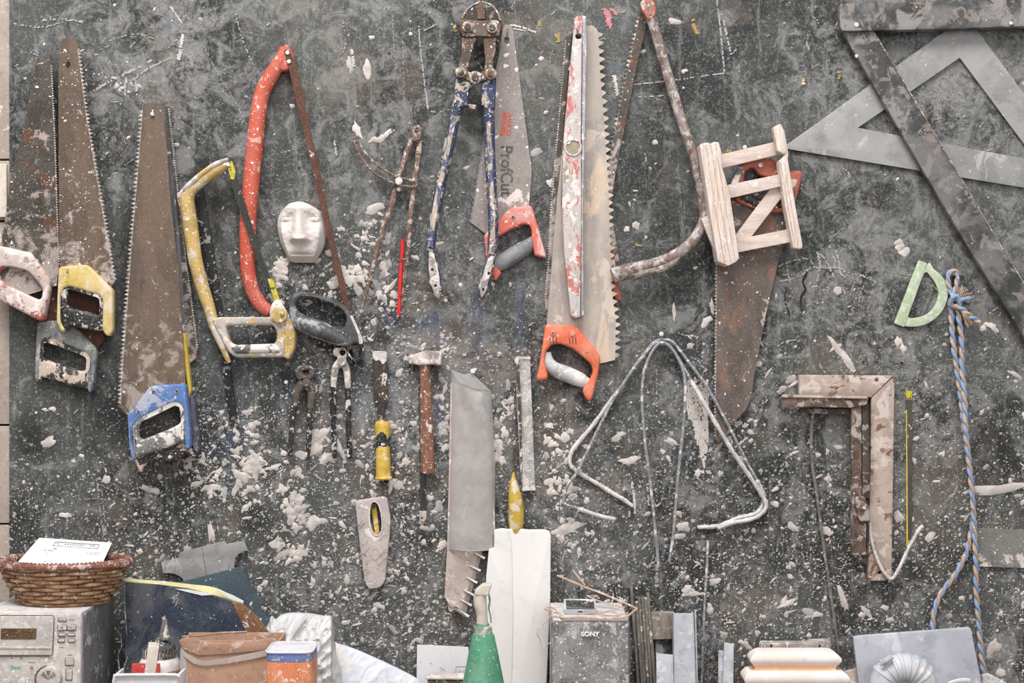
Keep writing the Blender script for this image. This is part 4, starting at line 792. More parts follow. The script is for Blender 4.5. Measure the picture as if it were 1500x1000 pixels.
plate('side_flange', rnd([(852,22),(858.5,24),(859.5,60),(857.5,180),(854.5,300),(855.5,463),(850.5,464),(851,300),(852,180),(853,60)],1), 15, 32, M['level_side'], t, bev=1)
plate('dark_back_edge', [(837,50),(842,45),(824,300),(822,300),(826,180)], 14, 16, M['dark'], t)
o = plate('vial_ring', [circ(839.5,216,13,n=24), circ(839.5,216,10,n=24)], 33, 36, M['level'], t, bev=1); plate('vial', circ(839.5,216,10.4,n=24), 32, 34.4, M['vial'], o)
screw('vial_screw', 832.5, 208, 3.6, 34.4, 36, M['coat'], o)
plate('end_vial', rnd([(825.5,246),(833.5,246),(833.5,267),(825.5,267)],1.5), 33.6, 34.5, M['vial'], t)
rod('hook_wire', [(845,42,36,1),(847,48,37,1),(847,53,30,1)], M['nail_rust'], t, n=5)
# --- big bow saw
t = thing('bow_saw', 'large bow saw with a bare rusty tube frame bent like a hairpin', 'bow saw', (960, 200, 0)); DOFF = 6
rod('frame', [(948,4,22,8),(952,22,20,8),(957,36,19,7.5),(966,66,19,7.5),(975,99,19,7.5),(986,135,19,7.5),(997,172,19,7.5),(1009,208,19,7.5),(1019,240,19,7.5),(1027,275,18,7.5),(1031,300,17,7.5),(1030,325,17,7.5),(1017,350,17,8),(998,368,18,8.5),(972,382,19,8.5),(945,390,20,9),(920,396,21,10.5),(898,404,22,11.5)], M['rust_frame'], t, n=14)
rod('frame_weld', [(995,376,22,3),(984,386,22,5),(965,394,22,6),(940,399,22,6.5),(910,404,22,7)], M['rust_frame'], t, n=10)
plate('tip', rnd([(938,4),(943,-2),(956,-2),(960,6),(961,22),(950,30),(941,16)],3), 12, 28, M['h_rustred'], t, bev=2)
for x, y in ((950,8),(953,20)): screw('rivet', x, y, 2.2, 28, 29.4, M['rust_frame'], t)
DOFF = 0
plate('blade', toothy([(937,18),(942,16),(947,26),(946,40),(933,95),(921,156),(910,210),(900,262),(892,318),(884,372),(876,372),(884,312),(888,258,7,2.8),(897,210,6.4,3),(912,138,6.4,3),(927,66,6.6,3),(937,20,6.4,2.6)]), 6, 7.4, M['blade_dark'], t)
teeth([(937,22),(927,66),(912,138),(897,210),(888,258)], 6.4, 4.6, 6, 7.4, 'tooth_dark', t, 1)
# --- upside down handsaw and the little plywood frame in front
t = thing('handsaw', 'broad rusty brown saw hanging blade down behind the little wooden frame', 'saw', (1090, 430, 0))
plate('blade', toothy([(1072,290),(1160,280),(1166,290),(1155,335),(1141,380),(1123,455),(1105,548),(1101,580),(1093,599),(1069,626),(1052.5,648),(1048,643),(1048,572,5.4,2.2),(1049.5,385,5.4,2.2),(1052,330,5.4,2)]), 10, 11.4, M['blade_rust'], t)
teeth([(1051,345),(1049.5,385),(1048,572),(1048,640)], 5, 3, 10, 11.4, 'tooth', t, 1)
plate('handle', [rnd([(1073,275),(1082,241),(1090,238),(1107,231),(1128,230),(1140,238),(1152,252),(1172,249),(1176.5,253),(1168,290),(1155,310),(1120,312),(1078,296)],5), rnd([(1092,250),(1104,244),(1112,256),(1128,262),(1144,262),(1150,276),(1140,296),(1108,290),(1088,280)],4)], 4, 18, M['h_rustred'], t, bev=4)
plate('grip', rnd([(1079,268),(1092,262),(1100,284),(1112,291),(1138,297),(1152,292),(1166,284),(1160,300),(1140,306),(1108,304),(1084,292)],4), 2.5, 20, M['h_black'], t, bev=4)
plate('back_arm', rnd([(1071,268),(1083,240),(1090,242),(1082,268),(1079,290),(1070,285)],3), 14, 20, M['h_greydust'], t, bev=2)
nail(1114, 241.5, 24, 'white headed nail above the red saw handle inside the wooden frame', 3.4, tail=(1114,255))
nail(1087, 237, 22, 'dull nail at the left end of the red saw handle', 3, tail=(1087,246), mat=M['bolt'])
nail(1091, 215.5, 22, 'pale nail head just above the top rail of the little wooden frame', 3.2, tail=(1091,221))
t = thing('plywood_rack', 'little pale plywood frame with rails and one diagonal brace', 'wooden frame', (1100, 290, 0))
plate('rail', rnd([(1052,227),(1138,207),(1140,226.5),(1054,247)],1), 24, 33, M['wood_pale'], t, bev=0.6)
plate('rail', rnd([(1062,271.5),(1146,254.5),(1149,272),(1065,291)],1), 24, 33, M['wood_pale'], t, bev=0.6)
plate('brace', rnd([(1073,350),(1128,277),(1152,272),(1146,288),(1098,350)],1), 20, 26, M['wood_pale'], t, bev=0.6)
plate('rail', rnd([(1076,351),(1158,335),(1161,354),(1079,370)],1), 24, 33, M['wood_pale'], t, bev=0.6)
plate('post', rnd([(1025,213),(1027,210),(1038,208.5),(1040,210.5),(1046,207.5),(1053,208.5),(1057,222),(1057.5,243),(1063,262),(1070,290),(1083,378),(1079,383),(1067,389.5),(1052,383),(1046,350),(1034,272)],1.5), 22, 60, M['ply_edge'], t, bev=1.2)
for a, b in (((1041,212),(1070,382)),((1048,211),(1077,381)),((1034,212),(1061,384))): rod('ply_layer', [(a[0],a[1],60,.9),((a[0]+b[0])/2-1,(a[1]+b[1])/2,60,.9),(b[0],b[1],60,.9)], M['ply_ridge'], t, n=4)
plate('offcut', rnd([(1027,320),(1037,315.5),(1043,335),(1049,366),(1046,366)],1), 30, 40, M['wood_pale'], t, bev=0.6)
plate('post', rnd([(1132.5,186),(1142.5,181.5),(1148,191),(1152,222),(1149,226),(1139,221)],1.5), 33, 50, M['ply_edge'], t, bev=1)
plate('post', rnd([(1142,182),(1144,181),(1149,192),(1155,225),(1154,232),(1165,300),(1176,360),(1174,364.5),(1162,363),(1150,300),(1141,236),(1149,228)],1.5), 24, 48, M['ply_edge'], t, bev=1)
for a, b in (((1148,238),(1169,360)),((1143,238),(1164,360)),((1136,187),(1143,219)),((1140,186),(1147,218))): rod('ply_layer', [(a[0],a[1],48,.9),(b[0],b[1],48,.9)], M['ply_ridge'], t, n=4)
plate('offcut', rnd([(1158,262),(1168,263),(1166,270),(1160,277),(1156,272)],1), 26, 34, M['wood_pale'], t, bev=0.6)
# --- set squares
t = plate('set_square', [[(1151.5,212.5),(1415.5,23),(1617,294),(1152.6,218)], [(1257,187),(1518.5,235.4),(1406,84.6)]], 2.5, 5.5, M['acrylic'], None, bev=0.5)
tag(t, 'big translucent grey plastic set square behind the black iron one', 'set square')
t = thing('iron_set_square', 'heavy black steel square with a splattered diagonal arm at upper right', 'square', (1360, 200, 0))
plate('top_bar', rnd([(1230,8),(1233,5),(1380,2.2),(1800,-12),(1800,32),(1500,38.5),(1380,42.5),(1234,45.5),(1231,40)],2), 9, 27, M['steel_black'], t, bev=1)
plate('diagonal_arm', rnd([(1233,44),(1279,43),(1359.6,180),(1466,360),(1530,462),(1600,575),(1560,610),(1500,493),(1417,360),(1347,241)],2), 9, 20, M['steel_black'], t, bev=1)
rod('edge_lip', [(1279,45,20.5,.9),(1359.6,180,20.5,.9),(1466,360,20.5,.9),(1530,462,20.5,.9)], M['bolt'], t, n=5, sm=1)
screw('rivet', 1255, 36, 3.4, 27, 28.4, M['nail'], t); screw('rivet', 1255, 82, 2.6, 20, 21.4, M['nail'], t); screw('rivet', 1348, 194, 3.4, 20, 21.4, M['bolt'], t, M['dark'])
nail(1481, 34, 30, 'small nail head on the lower edge of the black steel bar', 2.6)
# --- protractor
t = thing('protractor', 'pale green plastic protractor hanging tilted like a letter D', 'protractor', (1348, 430, 0))
plate('straight_edge', rnd([(1346,381),(1358.6,385.5),(1324.6,479),(1310,473.5)],1.5), 2, 7, M['green_plastic'], t, bev=0.8)
plate('arc', [cat([(1357,389),(1368,394),(1379,403.5),(1386,414),(1389,428),(1386.5,443),(1379,457),(1369,467),(1357,474.5),(1344,478),(1332,478.3),(1325,476.5),(1327,468)],3,True), cat([(1354.5,399.5),(1364,406),(1371,416),(1374.5,428),(1372.5,442),(1366,453),(1357,460.5),(1345,464.6),(1330.6,463.5),(1341,435)],3,True)], 1.5, 6, M['green_plastic'], t, bev=0.6)
rod('hook_wire', [(1366,418,2,1.2),(1374,426,8,1.2)], M['rod_brown'], t, n=5)
# --- rope
def twist(name, P, r, parent, pitch=30, blue_first=True, n=2):
    q = cat([p for p in P], 6); L = [0.0]
    for a, b in zip(q, q[1:]): L.append(L[-1]+math.hypot(b[0]-a[0], b[1]-a[1]))
    m = int(L[-1]/2.2); out = [[], []]
    for i in range(m+1):
        s = L[-1]*i/m; k = max(j for j in range(len(L)) if L[j] <= s+1e-6); k = min(k, len(q)-2); f = (s-L[k])/max(1e-6, L[k+1]-L[k])
        a, b = q[k], q[k+1]; x, y, d = (a[j]+(b[j]-a[j])*f for j in range(3)); tx, ty = b[0]-a[0], b[1]-a[1]; l_ = math.hypot(tx, ty); nx_, ny_ = -ty/l_, tx/l_
        for c in (0, 1):
            ph = s/pitch*2*math.pi+c*math.pi+(0 if blue_first else math.pi); out[c].append((x+nx_*math.cos(ph)*r*0.55, y+ny_*math.cos(ph)*r*0.55, d+math.sin(ph)*r*0.55, r*0.78))
    for c, m_ in ((0, 'rope_blue'), (1, 'rope_tan')):
        mb = MB(); tubepx(mb, out[c], 7, 1); o = mb.build('rope_strand', M[m_], parent)
    return
t = thing('rope', 'blue and tan twisted rope tied in a frayed knot, hanging right of the protractor', 'rope', (1410, 600, 0))
twist('strand', [(1397,438,9),(1392,424,9),(1388.6,409,9),(1391,399,9),(1397,396.5,9),(1402,402,9),(1401,418,10),(1396,436,11)], 3.1, t, 26)
twist('strand', [(1393.4,450,8),(1394,475,7),(1397,508,7),(1401,535,7),(1404.6,562,7),(1409,595,7),(1413,630,7),(1417,660,7),(1420,684,7),(1425,729,7),(1425.5,760,7),(1423,776,7),(1415,812,7),(1397.6,844,7),(1383,862,8),(1373,880,10),(1367,905,14),(1367,935,20)], 3.4, t, 32)
twist('strand', [(1402,450,9),(1406,475,9),(1409,500,9),(1409,535,9),(1411,558,10),(1413.5,590,12),(1415,630,13),(1420,680,13),(1425,735,13),(1427.5,775,11),(1429.6,825,9),(1430,863,8),(1433,901.6,8),(1436,940,8),(1439.5,972,8),(1441,985,8)], 3.4, t, 32, False)
mb = MB()
for k in range(5):
    a0 = k*1.1; tubepx(mb, [(1399+math.cos(a0+u*1.3)*7.5, 443+math.sin(a0+u*1.3)*6, 13+3*math.sin(u*2+k), 3.6) for u in range(5)], 7, 3)
mb.build('knot', M['rope_tan'], t)
mb = MB(); tubepx(mb, [(1391,447,14,3),(1395,436,20,3.6),(1402,434,20,3.6),(1405,444,18,3)], 7, 4); mb.build('knot', M['rope_blue'], t)
twist('strand', [(1403,448,16),(1413,456,16),(1424,465,14),(1435,472,12)], 3.6, t, 22); twist('strand', [(1402,440,17),(1410,438,18),(1420,439,17)], 4, t, 40)
mb = MB(); rng = random.Random(9)
for _ in range(110):
    up = rng.random() < 0.42
    x0, y0 = (1404, 438) if up else (1408, 452)
    if up: a = rng.uniform(-1.5, -0.1); l_ = rng.uniform(10, 24)
    else: a = rng.uniform(0.85, 1.35); l_ = rng.uniform(16, 30)
    x1, y1 = x0+math.cos(a)*l_, y0+math.sin(a)*l_; bd = rng.uniform(-3, 3)
    tubepx(mb, [(x0, y0, 14, .5), ((x0+x1)/2+bd, (y0+y1)/2+bd, 16+rng.uniform(-3, 4), .5), (x1, y1, 13+rng.uniform(-6, 6), .3)], 4, 3)
mb.build('frayed_end', M['rope_tan'], t, kind='stuff')
mb = MB()
for _ in range(70):
    s = rng.random(); y = 460+s*520; x = 1395+s*44+rng.gauss(0, 5); a = rng.uniform(0, 6.28); l_ = rng.uniform(5, 16)
    tubepx(mb, [(x, y, 8, .25), (x+math.cos(a)*l_/2+rng.uniform(-3,3), y+math.sin(a)*l_/2, 10, .25), (x+math.cos(a+.5)*l_, y+math.sin(a+.5)*l_, 6, .2)], 4, 3)
mb.build('loose_fibre', M['rope_tan'], t, kind='stuff')
nail(1397, 402, 13, 'nail inside the loop at the top of the twisted rope', 2.4, mat=M['nail_rust'])
# --- carpenter squares
t = thing('carpenter_square', 'wide L shaped square coated with pinkish plaster and rust stains', 'square', (1290, 700, 0))
plate('short_arm', rnd([(1171,549),(1309,550),(1276,582),(1171,578)],1.5), 4, 18, M['square_pink'], t, bev=0.8)
plate('long_arm', [rnd([(1309,551),(1310.5,556),(1306,850),(1272,850.5),(1276.5,582)],1.5), circ(1289,838.5,2.8,2.4)], 4, 17, M['square_pink'], t, bev=0.8)
screw('rivet', 1284, 555, 3, 18, 19, M['square_dark'], t)
t = thing('try_square', 'narrow dark L shaped square with a crusty leg, in front of the pinkish one', 'square', (1255, 700, 0))
plate('blade_arm', rnd([(1146,580),(1271,582),(1270,592),(1247,597),(1146,595.5)],1.5), 18, 30, M['square_dark'], t, bev=0.8)
plate('top_lip', rnd([(1146,577.5),(1271,580.5),(1271,584),(1146,582)],1), 28, 33, M['square_pink'], t, bev=0.8)
plate('long_leg', rnd([(1247.4,582),(1262,582),(1262,740),(1269,742),(1269,813),(1247.4,813)],1.5), 18, 26, M['square_dark'], t, bev=0.8)
plate('clasp', rnd([(1253,728),(1266,726),(1274,742),(1274.5,763),(1260,764),(1255,750)],3), 24, 32, M['square_dark'], t, bev=2); screw('rivet', 1266.5, 744, 2.6, 32, 34, M['wood_pale'], t)
t = thing('try_square', 'blackish square bar tucked between the two plastered L squares', 'square', (1268, 650, 0))
plate('leg', rnd([(1262.8,582),(1272,583),(1274,640),(1274.6,730),(1262.8,730)],1), 5, 24, M['square_black'], t, bev=1)
plate('arm', rnd([(1171,598),(1246,598),(1246,608),(1171,604)],1.5), 4, 17, M['square_black'], t, bev=0.8)
t = rod('bent_wire', [(1274.6,765,20,2.2),(1276,785,20,2.3),(1280,803,21,2.4),(1287,823,22,2.5),(1295,838,22,2.6),(1303.5,847,22,2.6),(1310,844,22,2.6),(1318,830,22,2.5),(1330,804,20,2.4),(1341,784,18,2.4),(1347,774,18,3),(1352,770,18,2.6)], M['coat'], None); tag(t, 'pale bent wire hooked across the foot of the pinkish square', 'wire')
t = rod('thin_rod', [(1196,590,14,1.6),(1190,612,12,2.2),(1188.5,630,10,2.4),(1188.5,659,9,2.4),(1191,690,8,2.4),(1196,720.5,7,2.4),(1205,788.6,6,2.4),(1216.8,870,5,2.4),(1222,905,5,2.4),(1228.5,955,5,2.2)], M['rod_brown'], None); tag(t, 'long thin brown rod hanging from the left arm of the dark square', 'rod')
t = thing('steel_strip', 'narrow dark steel strip with yellow tip and edge, right of the L squares', 'metal strip', (1332, 690, 0))
plate('strip', rnd([(1327.3,573),(1336.5,573),(1336,770),(1331,800),(1328,800)],1), 1.5, 3.4, M['strip_olive'], t)
plate('yellow_tip', rnd([(1327,572),(1336.2,572),(1336,585),(1327.4,586)],1.5), 1.4, 3.6, M['yellow_paint'], t); plate('yellow_edge', [(1327.3,600),(1328.6,600),(1330,792),(1333,790),(1330,801),(1328,801)], 1.5, 3.7, M['h_yellowclean'], t)
t = plate('acrylic_strip', rnd([(1431,773),(1560,778),(1560,834),(1433,829.6)],1), 1.4, 5, M['acrylic_dark'], None, bev=0.4); tag(t, 'smoky translucent plastic strip at the right edge behind the rope', 'plastic strip')
# --- wire loops
w1 = [(927.5,742),(913,731),(898.6,723),(873,707),(851,694),(838,684),(834.5,674),(838,660),(852,642),(868,623),(888,596),(908.8,568),(924,545),(936,527.6),(953,506),(963,498.5),(972,497.5),(984,500),(995,512),(1010.8,533),(1024,550),(1038,570),(1068.6,626),(1092.4,673.8),(1108,702),(1117,720),(1119,733),(1114,745),(1104,753),(1080,759),(1051.6,770),(1021,772)]
w2 = [(902,760.5),(885,757),(868,752),(845,744),(828,738),(826,729),(831,712),(846,690),(868,645),(888,604),(905,574),(928,540),(943,521),(956,505),(968,501),(980,507),(994,525),(1010.8,555),(1038,602),(1058,636),(1078,668),(1096,694),(1114,722),(1122,736),(1120,747),(1108,757),(1092,762),(1070,766),(1051,774)]
w3 = [(965,830),(961,790),(954,718),(949,680),(944.5,643),(941,600),(940.5,572),(943,546),(950,525),(960,508),(970,501.5),(982,508),(994,526),(1002,548),(1004,572),(1001,626),(996,670),(992,711),(986,786),(980,822)]
for P, dd, lb, cuts in ((w1, 7, 'bent wire loop with thick white plaster on its left hook and long right foot', [(0,12,1.5),(24,32,1.7)]), (w2, 13.5, 'inner bent wire loop with its left hook lower and its right foot white with plaster', [(0,4,1.4),(17,29,1.5)]), (w3, 20, 'narrow hairpin of bare grey wire hanging between the wider wire loops', [(0,2,.3),(18,20,.3)])):
    t = thing('wire_loop', lb, 'wire', (970, 700, 0)); n = len(P)
    dep = lambda x, y: (dd if y < 560 else max(5.0, dd-(y-560)*0.008))+12*math.exp(-((x-1062)/60)**2-((y-625)/100)**2)+(1.5 if P is w2 else 0)
    pts = [(x, y, dep(x, y), 2.3) for x, y in P]; rod('wire', pts, M['wire'], t)
    for a, b, ex in cuts:
        if ex < .5: continue
        q = cat([p[:3] for p in pts[a:b]], 5); rng = random.Random(a+n); rod('plaster_coat', [(x, y, d, 2.4+ex*rng.uniform(0.15, 0.85) if 0 < i < len(q)-1 else 2.0) for i, (x, y, d) in enumerate(q)], M['coat'], t, sm=1)
nail(969, 489, 27, 'round nail head from which the wire loops hang', 3.4, tail=(970,498))
# --- pincers, chisel, hammer
def pincers(name, lb, head, hole, piv, arms, mh, ma, tips=None):
    t = thing(name, lb, 'pincers', (piv[0], 600, 0))
    plate('jaws', [cat(head, 3, True), circ(*hole)], 5, 17, M[mh], t, bev=2.5)
    screw('pivot', piv[0], piv[1], 6.5, 12, 21, M[mh], t)
    for a in arms: rod('arm', a[0], M[mh], t, n=10, flat=0.8); rod('grip', a[1], M[ma], t, n=10, flat=0.85)
    return t
pincers('pincers', 'old rusty pincers with dark arms, below the yellow hacksaw handle', [(431,545),(434,538),(442,534.5),(452,535),(459,540),(461,547),(457,555),(452,556),(456,566),(450,572),(443,568),(444,556),(436,556)], (447.5,545,5,4.5), (449,561),
        [([(445,560,14,7),(437,569,13,6.5),(433,582,12,5.5),(431,594,11,4.6)], [(432,588,11,4.8),(429,610,10,4.4),(427,640,9,3.8),(424.5,668,8,3)]), ([(451,562,12,7),(456,572,12,6.5),(456,585,12,5.5),(455,598,11,4.8)], [(455.5,592,11,4.9),(454,620,10,4.6),(452,650,9,4),(450,673,8,3)])], 'pincer', 'pincer_arm')
pincers('pincers', 'pincers with whitened jaws and black arms, just left of the chisel', [(488,512),(493,508.5),(500,510),(507,511),(509,518),(507,525),(508,534),(500,538),(493,533),(494,524),(488,520)], (501.5,516,4.4,5), (500.5,529),
        [([(499,529,14,6),(492,538,13,5.5),(489.5,552,12,4.8),(488.5,570,11,4.2)], [(488.6,566,11,4.6),(488,600,10,4.4),(489,640,9,4),(490,671,8,3.4)]), ([(502,530,12,6),(507,540,12,5.5),(509,554,12,4.8),(509.6,572,11,4.2)], [(509.5,568,11,4.6),(510,600,10,4.4),(511,640,9,4),(512.5,671,8,3.6)])], 'coated', 'pincer_black')
nail(419, 559.5, 9, 'white headed nail left of the rusty pincers', 3, tail=(422,568)); nail(448, 540, 21, 'nail in the jaw ring of the rusty pincers', 1.8, mat=M['nail_rust'])
nail(501, 512, 20, 'nail in the jaw ring of the black armed pincers', 1.8, mat=M['nail_rust'])
t = thing('chisel', 'wide chisel with a yellow and black handle, hanging blade up', 'chisel', (560, 610, 0))
plate('blade', rnd([(545.5,516),(547,514),(565,514),(566.5,516),(568,586),(563.5,598),(563,620),(554,620),(553,598),(547.5,586)],1.5), 6, 10.5, M['wood_chisel'], t, bev=1)
plate('blade_plaster', toothy([(545.5,514.5),(566,514.5),(566,528,3,1),(561,533,3,1),(556,526,3,1),(550,528,3,1),(546,524)],2), 10.4, 11.4, M['coat'], t)
rod('collar', [(560,617,10,9),(560,622,10,11),(560.5,634,10,11),(561,641,10,10)], M['chisel_yellow'], t, n=16); rod('neck', [(560,622,14,5.5),(560,640,13,9),(560.5,655,11,9.6),(561,662,11,9.4)], M['h_black'], t, n=14)
rod('handle', [(560.5,650,11,6),(560.8,655,11.5,9.5),(561,668,12,10.8),(561.4,685,12,11),(561.8,696,12,11.5),(562,700,12,13),(562,702,12,11)], M['chisel_yellow'], t, n=16)
rod('plaster_drip', [(571,699,12,2.4),(573,708,8,3.2),(571.5,718,5,2.6),(570,724,4,1)], M['coat'], t)
t = thing('hammer', 'hammer with a whitened head and reddish wooden handle', 'hammer', (624, 600, 0))
plate('head', rnd([(590,528),(596,523),(611,517),(620,513.5),(645,514),(647,517),(646.5,533),(643,535),(630,533.5),(616,535),(600,533)],2), 6, 26, M['coated'], t, bev=2.5)
rod('handle', [(622,518,15,7.5),(622,536,15,8.2),(623,556,15,7.8),(623.6,585,15,9),(625,620,15,9.8),(626,660,15,10.2),(626.5,690,15,10.4),(626.5,692,15,9)], M['hammer_wood'], t, n=16, flat=0.75)
nail(597, 519, 9, 'nail supporting the thin end of the hammer head', 2.4, mat=M['nail_rust']); nail(637, 536.5, 12, 'nail supporting the right side of the hammer head', 2.2, mat=M['nail_rust'])
t = thing('loose_hacksaw_strip', 'short loose dark blade with a white drilled end, behind the hammer handle', 'blade', (618, 700, 0))
plate('blade', toothy([(613.5,560),(621,560),(624.5,690),(624,756),(616,756),(615.5,690,4,.8),(613.5,562,4,.8)]), 2.2, 3.6, M['hack_blade'], t)
plate('blade_end', [rnd([(614.5,748),(624.5,748),(624.5,760),(620,764.5),(615,762)],2), circ(618,758.5,1.6,n=8)], 2, 4.2, M['square_pink'], t)
# --- slotted grey float
t = thing('wooden_paddle', 'tapered plaster-coated grey paddle with a slot, below the chisel', 'paddle', (552, 800, 0))
plate('body', [rnd([(520,736),(524,733),(562,727),(567,730),(572,760),(571,780),(564,852),(556,861),(540,863.5),(534,852),(527,800)],4), cat([(545,737),(551,736.5),(555.5,745),(558.5,762),(558,777),(553,783.5),(547,780),(542.5,766),(542,750)],3,True)], 4, 15, M['plaster_pink'], t, bev=2)
plate('slot_rim', [cat([(544,735),(551,734.5),(557.5,744),(560.5,762),(560,779),(553,786),(545,782),(540,767),(540,749)],3,True), cat([(545,737),(551,736.5),(555.5,745),(558.5,762),(558,777),(553,783.5),(547,780),(542.5,766),(542,750)],3,True)], 14, 16, M['coat'], t, bev=.7)
plate('embossed_mark', [circ(549.5,811,6.5,9,n=18), circ(549.5,811,5.2,7.6,n=18)], 14.8, 15.6, M['plaster_pink'], t)
mb = MB(); rng = random.Random(3)
for i in range(14):
    s = rng.random(); left = rng.random() < 0.7; x = (521+s*14) if left else (571-s*5); y = 745+s*100; a = rng.uniform(-.9, .9)+(math.pi if left else 0); l_ = rng.uniform(5, 15)
    tubepx(mb, [(x, y, 14, .28), (x-math.cos(a)*l_*.4, y+math.sin(a)*l_*.5, 17, .28), (x-math.cos(a)*l_, y+math.sin(a+.6)*l_, 15.5, .2)], 4, 3)
mb.build('wire_hair', M['compass'], t, kind='stuff')
t = thing('utility_knife', 'thin yellow and black knife seen through the slot of the grey paddle', 'knife', (549, 760, 0))
plate('body', rnd([(543,740),(551,738),(556,781),(549,784)],2), 1, 7, M['chisel_yellow'], t, bev=1.5); plate('edge_strip', rnd([(552,741),(556,745),(558,779),(555,781)],1), 1, 6, M['h_black'], t, bev=.6)
nail(547.5, 741, 18, 'black nail head at the top of the slot of the grey paddle', 3, mat=M['dark'])
# --- sleeve with nailed board
t = thing('nailed_board', 'pinkish board with nails through its edge, sticking out of the milky sleeve', 'board', (680, 800, 0))
plate('board', rnd([(660,560),(706,575),(722,700),(727,806),(704,806),(679,897),(675,893),(668,888),(661,890),(657,884),(651,874),(655,800)],1.5), 6, 13, M['card_pink'], t, bev=.6)
plate('edge_strip', [(704,804),(707,806),(683,898),(679,900),(676,893)], 5, 15, M['old_wood'], t, bev=.5)
plate('paper_crust', toothy([(656,884),(664,884),(684,898),(687,904),(681,903,3,1),(666,892,3,1),(661,896,3,1),(657,892,3,1)],4), 5, 8, M['coat'], t)
for i, (a, b) in enumerate((((692,808),(710,817.6)),((687.6,828),(704,836)),((683,845),(699,853.6)),((678.7,863.7),(695,872)),((674,877.6),(691,886.7)),((671,892),(687,903)))):
    n_ = rod('nail', [(*a,14,.7),((a[0]+b[0])/2,(a[1]+b[1])/2,17,1.2),(*b,19,1.9)], M['nail'], t, n=6, sm=1)
rod('thin_wire', [(655,800,5,.5),(650,815,4,.5),(648,840,2,.5)], M['wire'], t, n=4)
t = thing('plastic_sleeve', 'long milky plastic sleeve hanging from a nail in the centre', 'plastic sleeve', (690, 680, 0))
# two skins with ripples
def skin(dep, amp, seed, top):
    vv = []; ff = []; nx, ny = 24, 90
    for j in range(ny+1):
        v = j/ny; y0 = 543 if True else 0
        for i in range(nx+1):
            u = i/nx; xl = 660.5-5.5*v**1.3+0.8*noise.noise(Vector((v*9, seed, 0))); xr = 719.5+5.5*min(1, v*2.2)+0.8*noise.noise(Vector((v*8, 5, seed)))
            yt = np.interp(u, [0, .28, .53, .62, 1], [541.5, 551, 545.5, 552, 573.5]) if not top else np.interp(u, [0, .25, .5, .75, 1], [542, 556, 566, 571, 574])
            x = xl+(xr-xl)*u; y = yt+(804.5-yt)*v
            bow = math.sin(math.pi*u)**0.5 if 0 < u < 1 else 0
            d = dep*(0.25+0.75*bow)+3+amp*(noise.noise(Vector((x*0.03, y*0.022, seed)))*2.0+0.5*noise.noise(Vector((x*0.09+y*.03, y*0.05, seed+4))))*bow
            p = V(x, y, 14); p.y = -max(2.0, d)*S; vv.append(tuple(p))
    for j in range(ny):
        for i in range(nx): a = j*(nx+1)+i; ff.append((a, a+nx+1, a+nx+2, a+1))
    me = bpy.data.meshes.new('skin'); me.from_pydata(vv, [], ff); return me
finish('front_skin', skin(22, 1.8, 2.0, True), M['film'], t, 0).data.polygons.foreach_set('use_smooth', [True]*24*90)
o = finish('back_skin', skin(1.2, 0.5, 7.0, False), M['film'], t, 0)
plate('folded_mouth', [(661,541.5),(680,548),(693,545),(697,552),(719,573),(700,571),(676,562),(664,552)], 8, 10, M['film'], t)
rod('mouth_edge', [(661,541.5,12,.8),(674,556,20,.8),(690,568,24,.8),(706,570,20,.8),(719,573.5,12,.8)], M['film'], t, n=5)
rod('hem', [(655,804,10,.9),(680,806,25,.9),(705,806,25,.9),(725,804,10,.9)], M['film'], t, n=5)
nail(692.5, 543.5, 14, 'nail head holding up the milky plastic sleeve', 3.6, tail=(693,550)); 
# --- rasp plate and spindle handled file
t = thing('rasp', 'rectangular grater rasp with a whitened perforated face, right of the sleeve', 'rasp', (770, 620, 0))
plate('body', rnd([(753.5,522),(776.5,522),(784,715),(782,718),(765.5,720.5),(763.5,716)],1.5), 3, 11, M['rasp'], t, bev=1)
plate('side_channel', [(753.5,522),(760,524),(764,600),(765,716),(763.5,716),(760,620)], 3, 14, M['file_dark'], t)
mb = MB(); 
for r_ in range(62):
    for c_ in range(6):
        v = (r_+0.5)/62; u = (c_+0.5)/6; xl = 759.5+5.5*v; xr = 776+8*v; x = xl+(xr-xl)*u; y = 526+v*188+(u-.5)*7
        a = V(x, y, 11); e = 0.0013
        mb.add([(a.x-e*1.15, a.y+.0003, a.z+e*.75), (a.x+e*1.15, a.y+.0003, a.z-e*.1), (a.x+e*.5, a.y+.0003, a.z-e*.75), (a.x, a.y-.0011, a.z+e*.1)], [(0,1,3),(1,2,3),(2,0,3)])
mb.build('grater_teeth', M['coat'], t, smooth=0, kind='stuff')
for y in (524, 716): plate('end_cap', [(753.5+(y-522)*.052,y-2),(777+(y-522)*.038,y-2),(777+(y-522)*.038,y+2),(753.5+(y-522)*.052,y+2)], 9, 12.5, M['coat'], t)
t = thing('file', 'dark round file with a yellow spindle handle, left of the rasp', 'file', (755, 700, 0))
rod('shaft', [(754,565,6,1.2),(754.5,600,6,1.8),(753.5,650,8,2),(752.5,700,12,2)], M['file_dark'], t)
rod('handle', [(752.5,691,14,1.2),(752,702,14,4),(753,715,14,7.5),(755,732,14,10.6),(756,750,14,11.6),(756,766,14,11.2),(755.6,778,14,9),(755.4,785,14,6.4),(755.2,787.5,14,3)], M['spindle'], t, n=16)
nail(674.5, 417, 10, 'nail with a round head and bent shank left of the bolt cutter grip', 3, tail=(679,430), mat=None)
nail(722, 416, 10, 'round nail head just right of the right bolt cutter grip', 3, tail=(724,428))
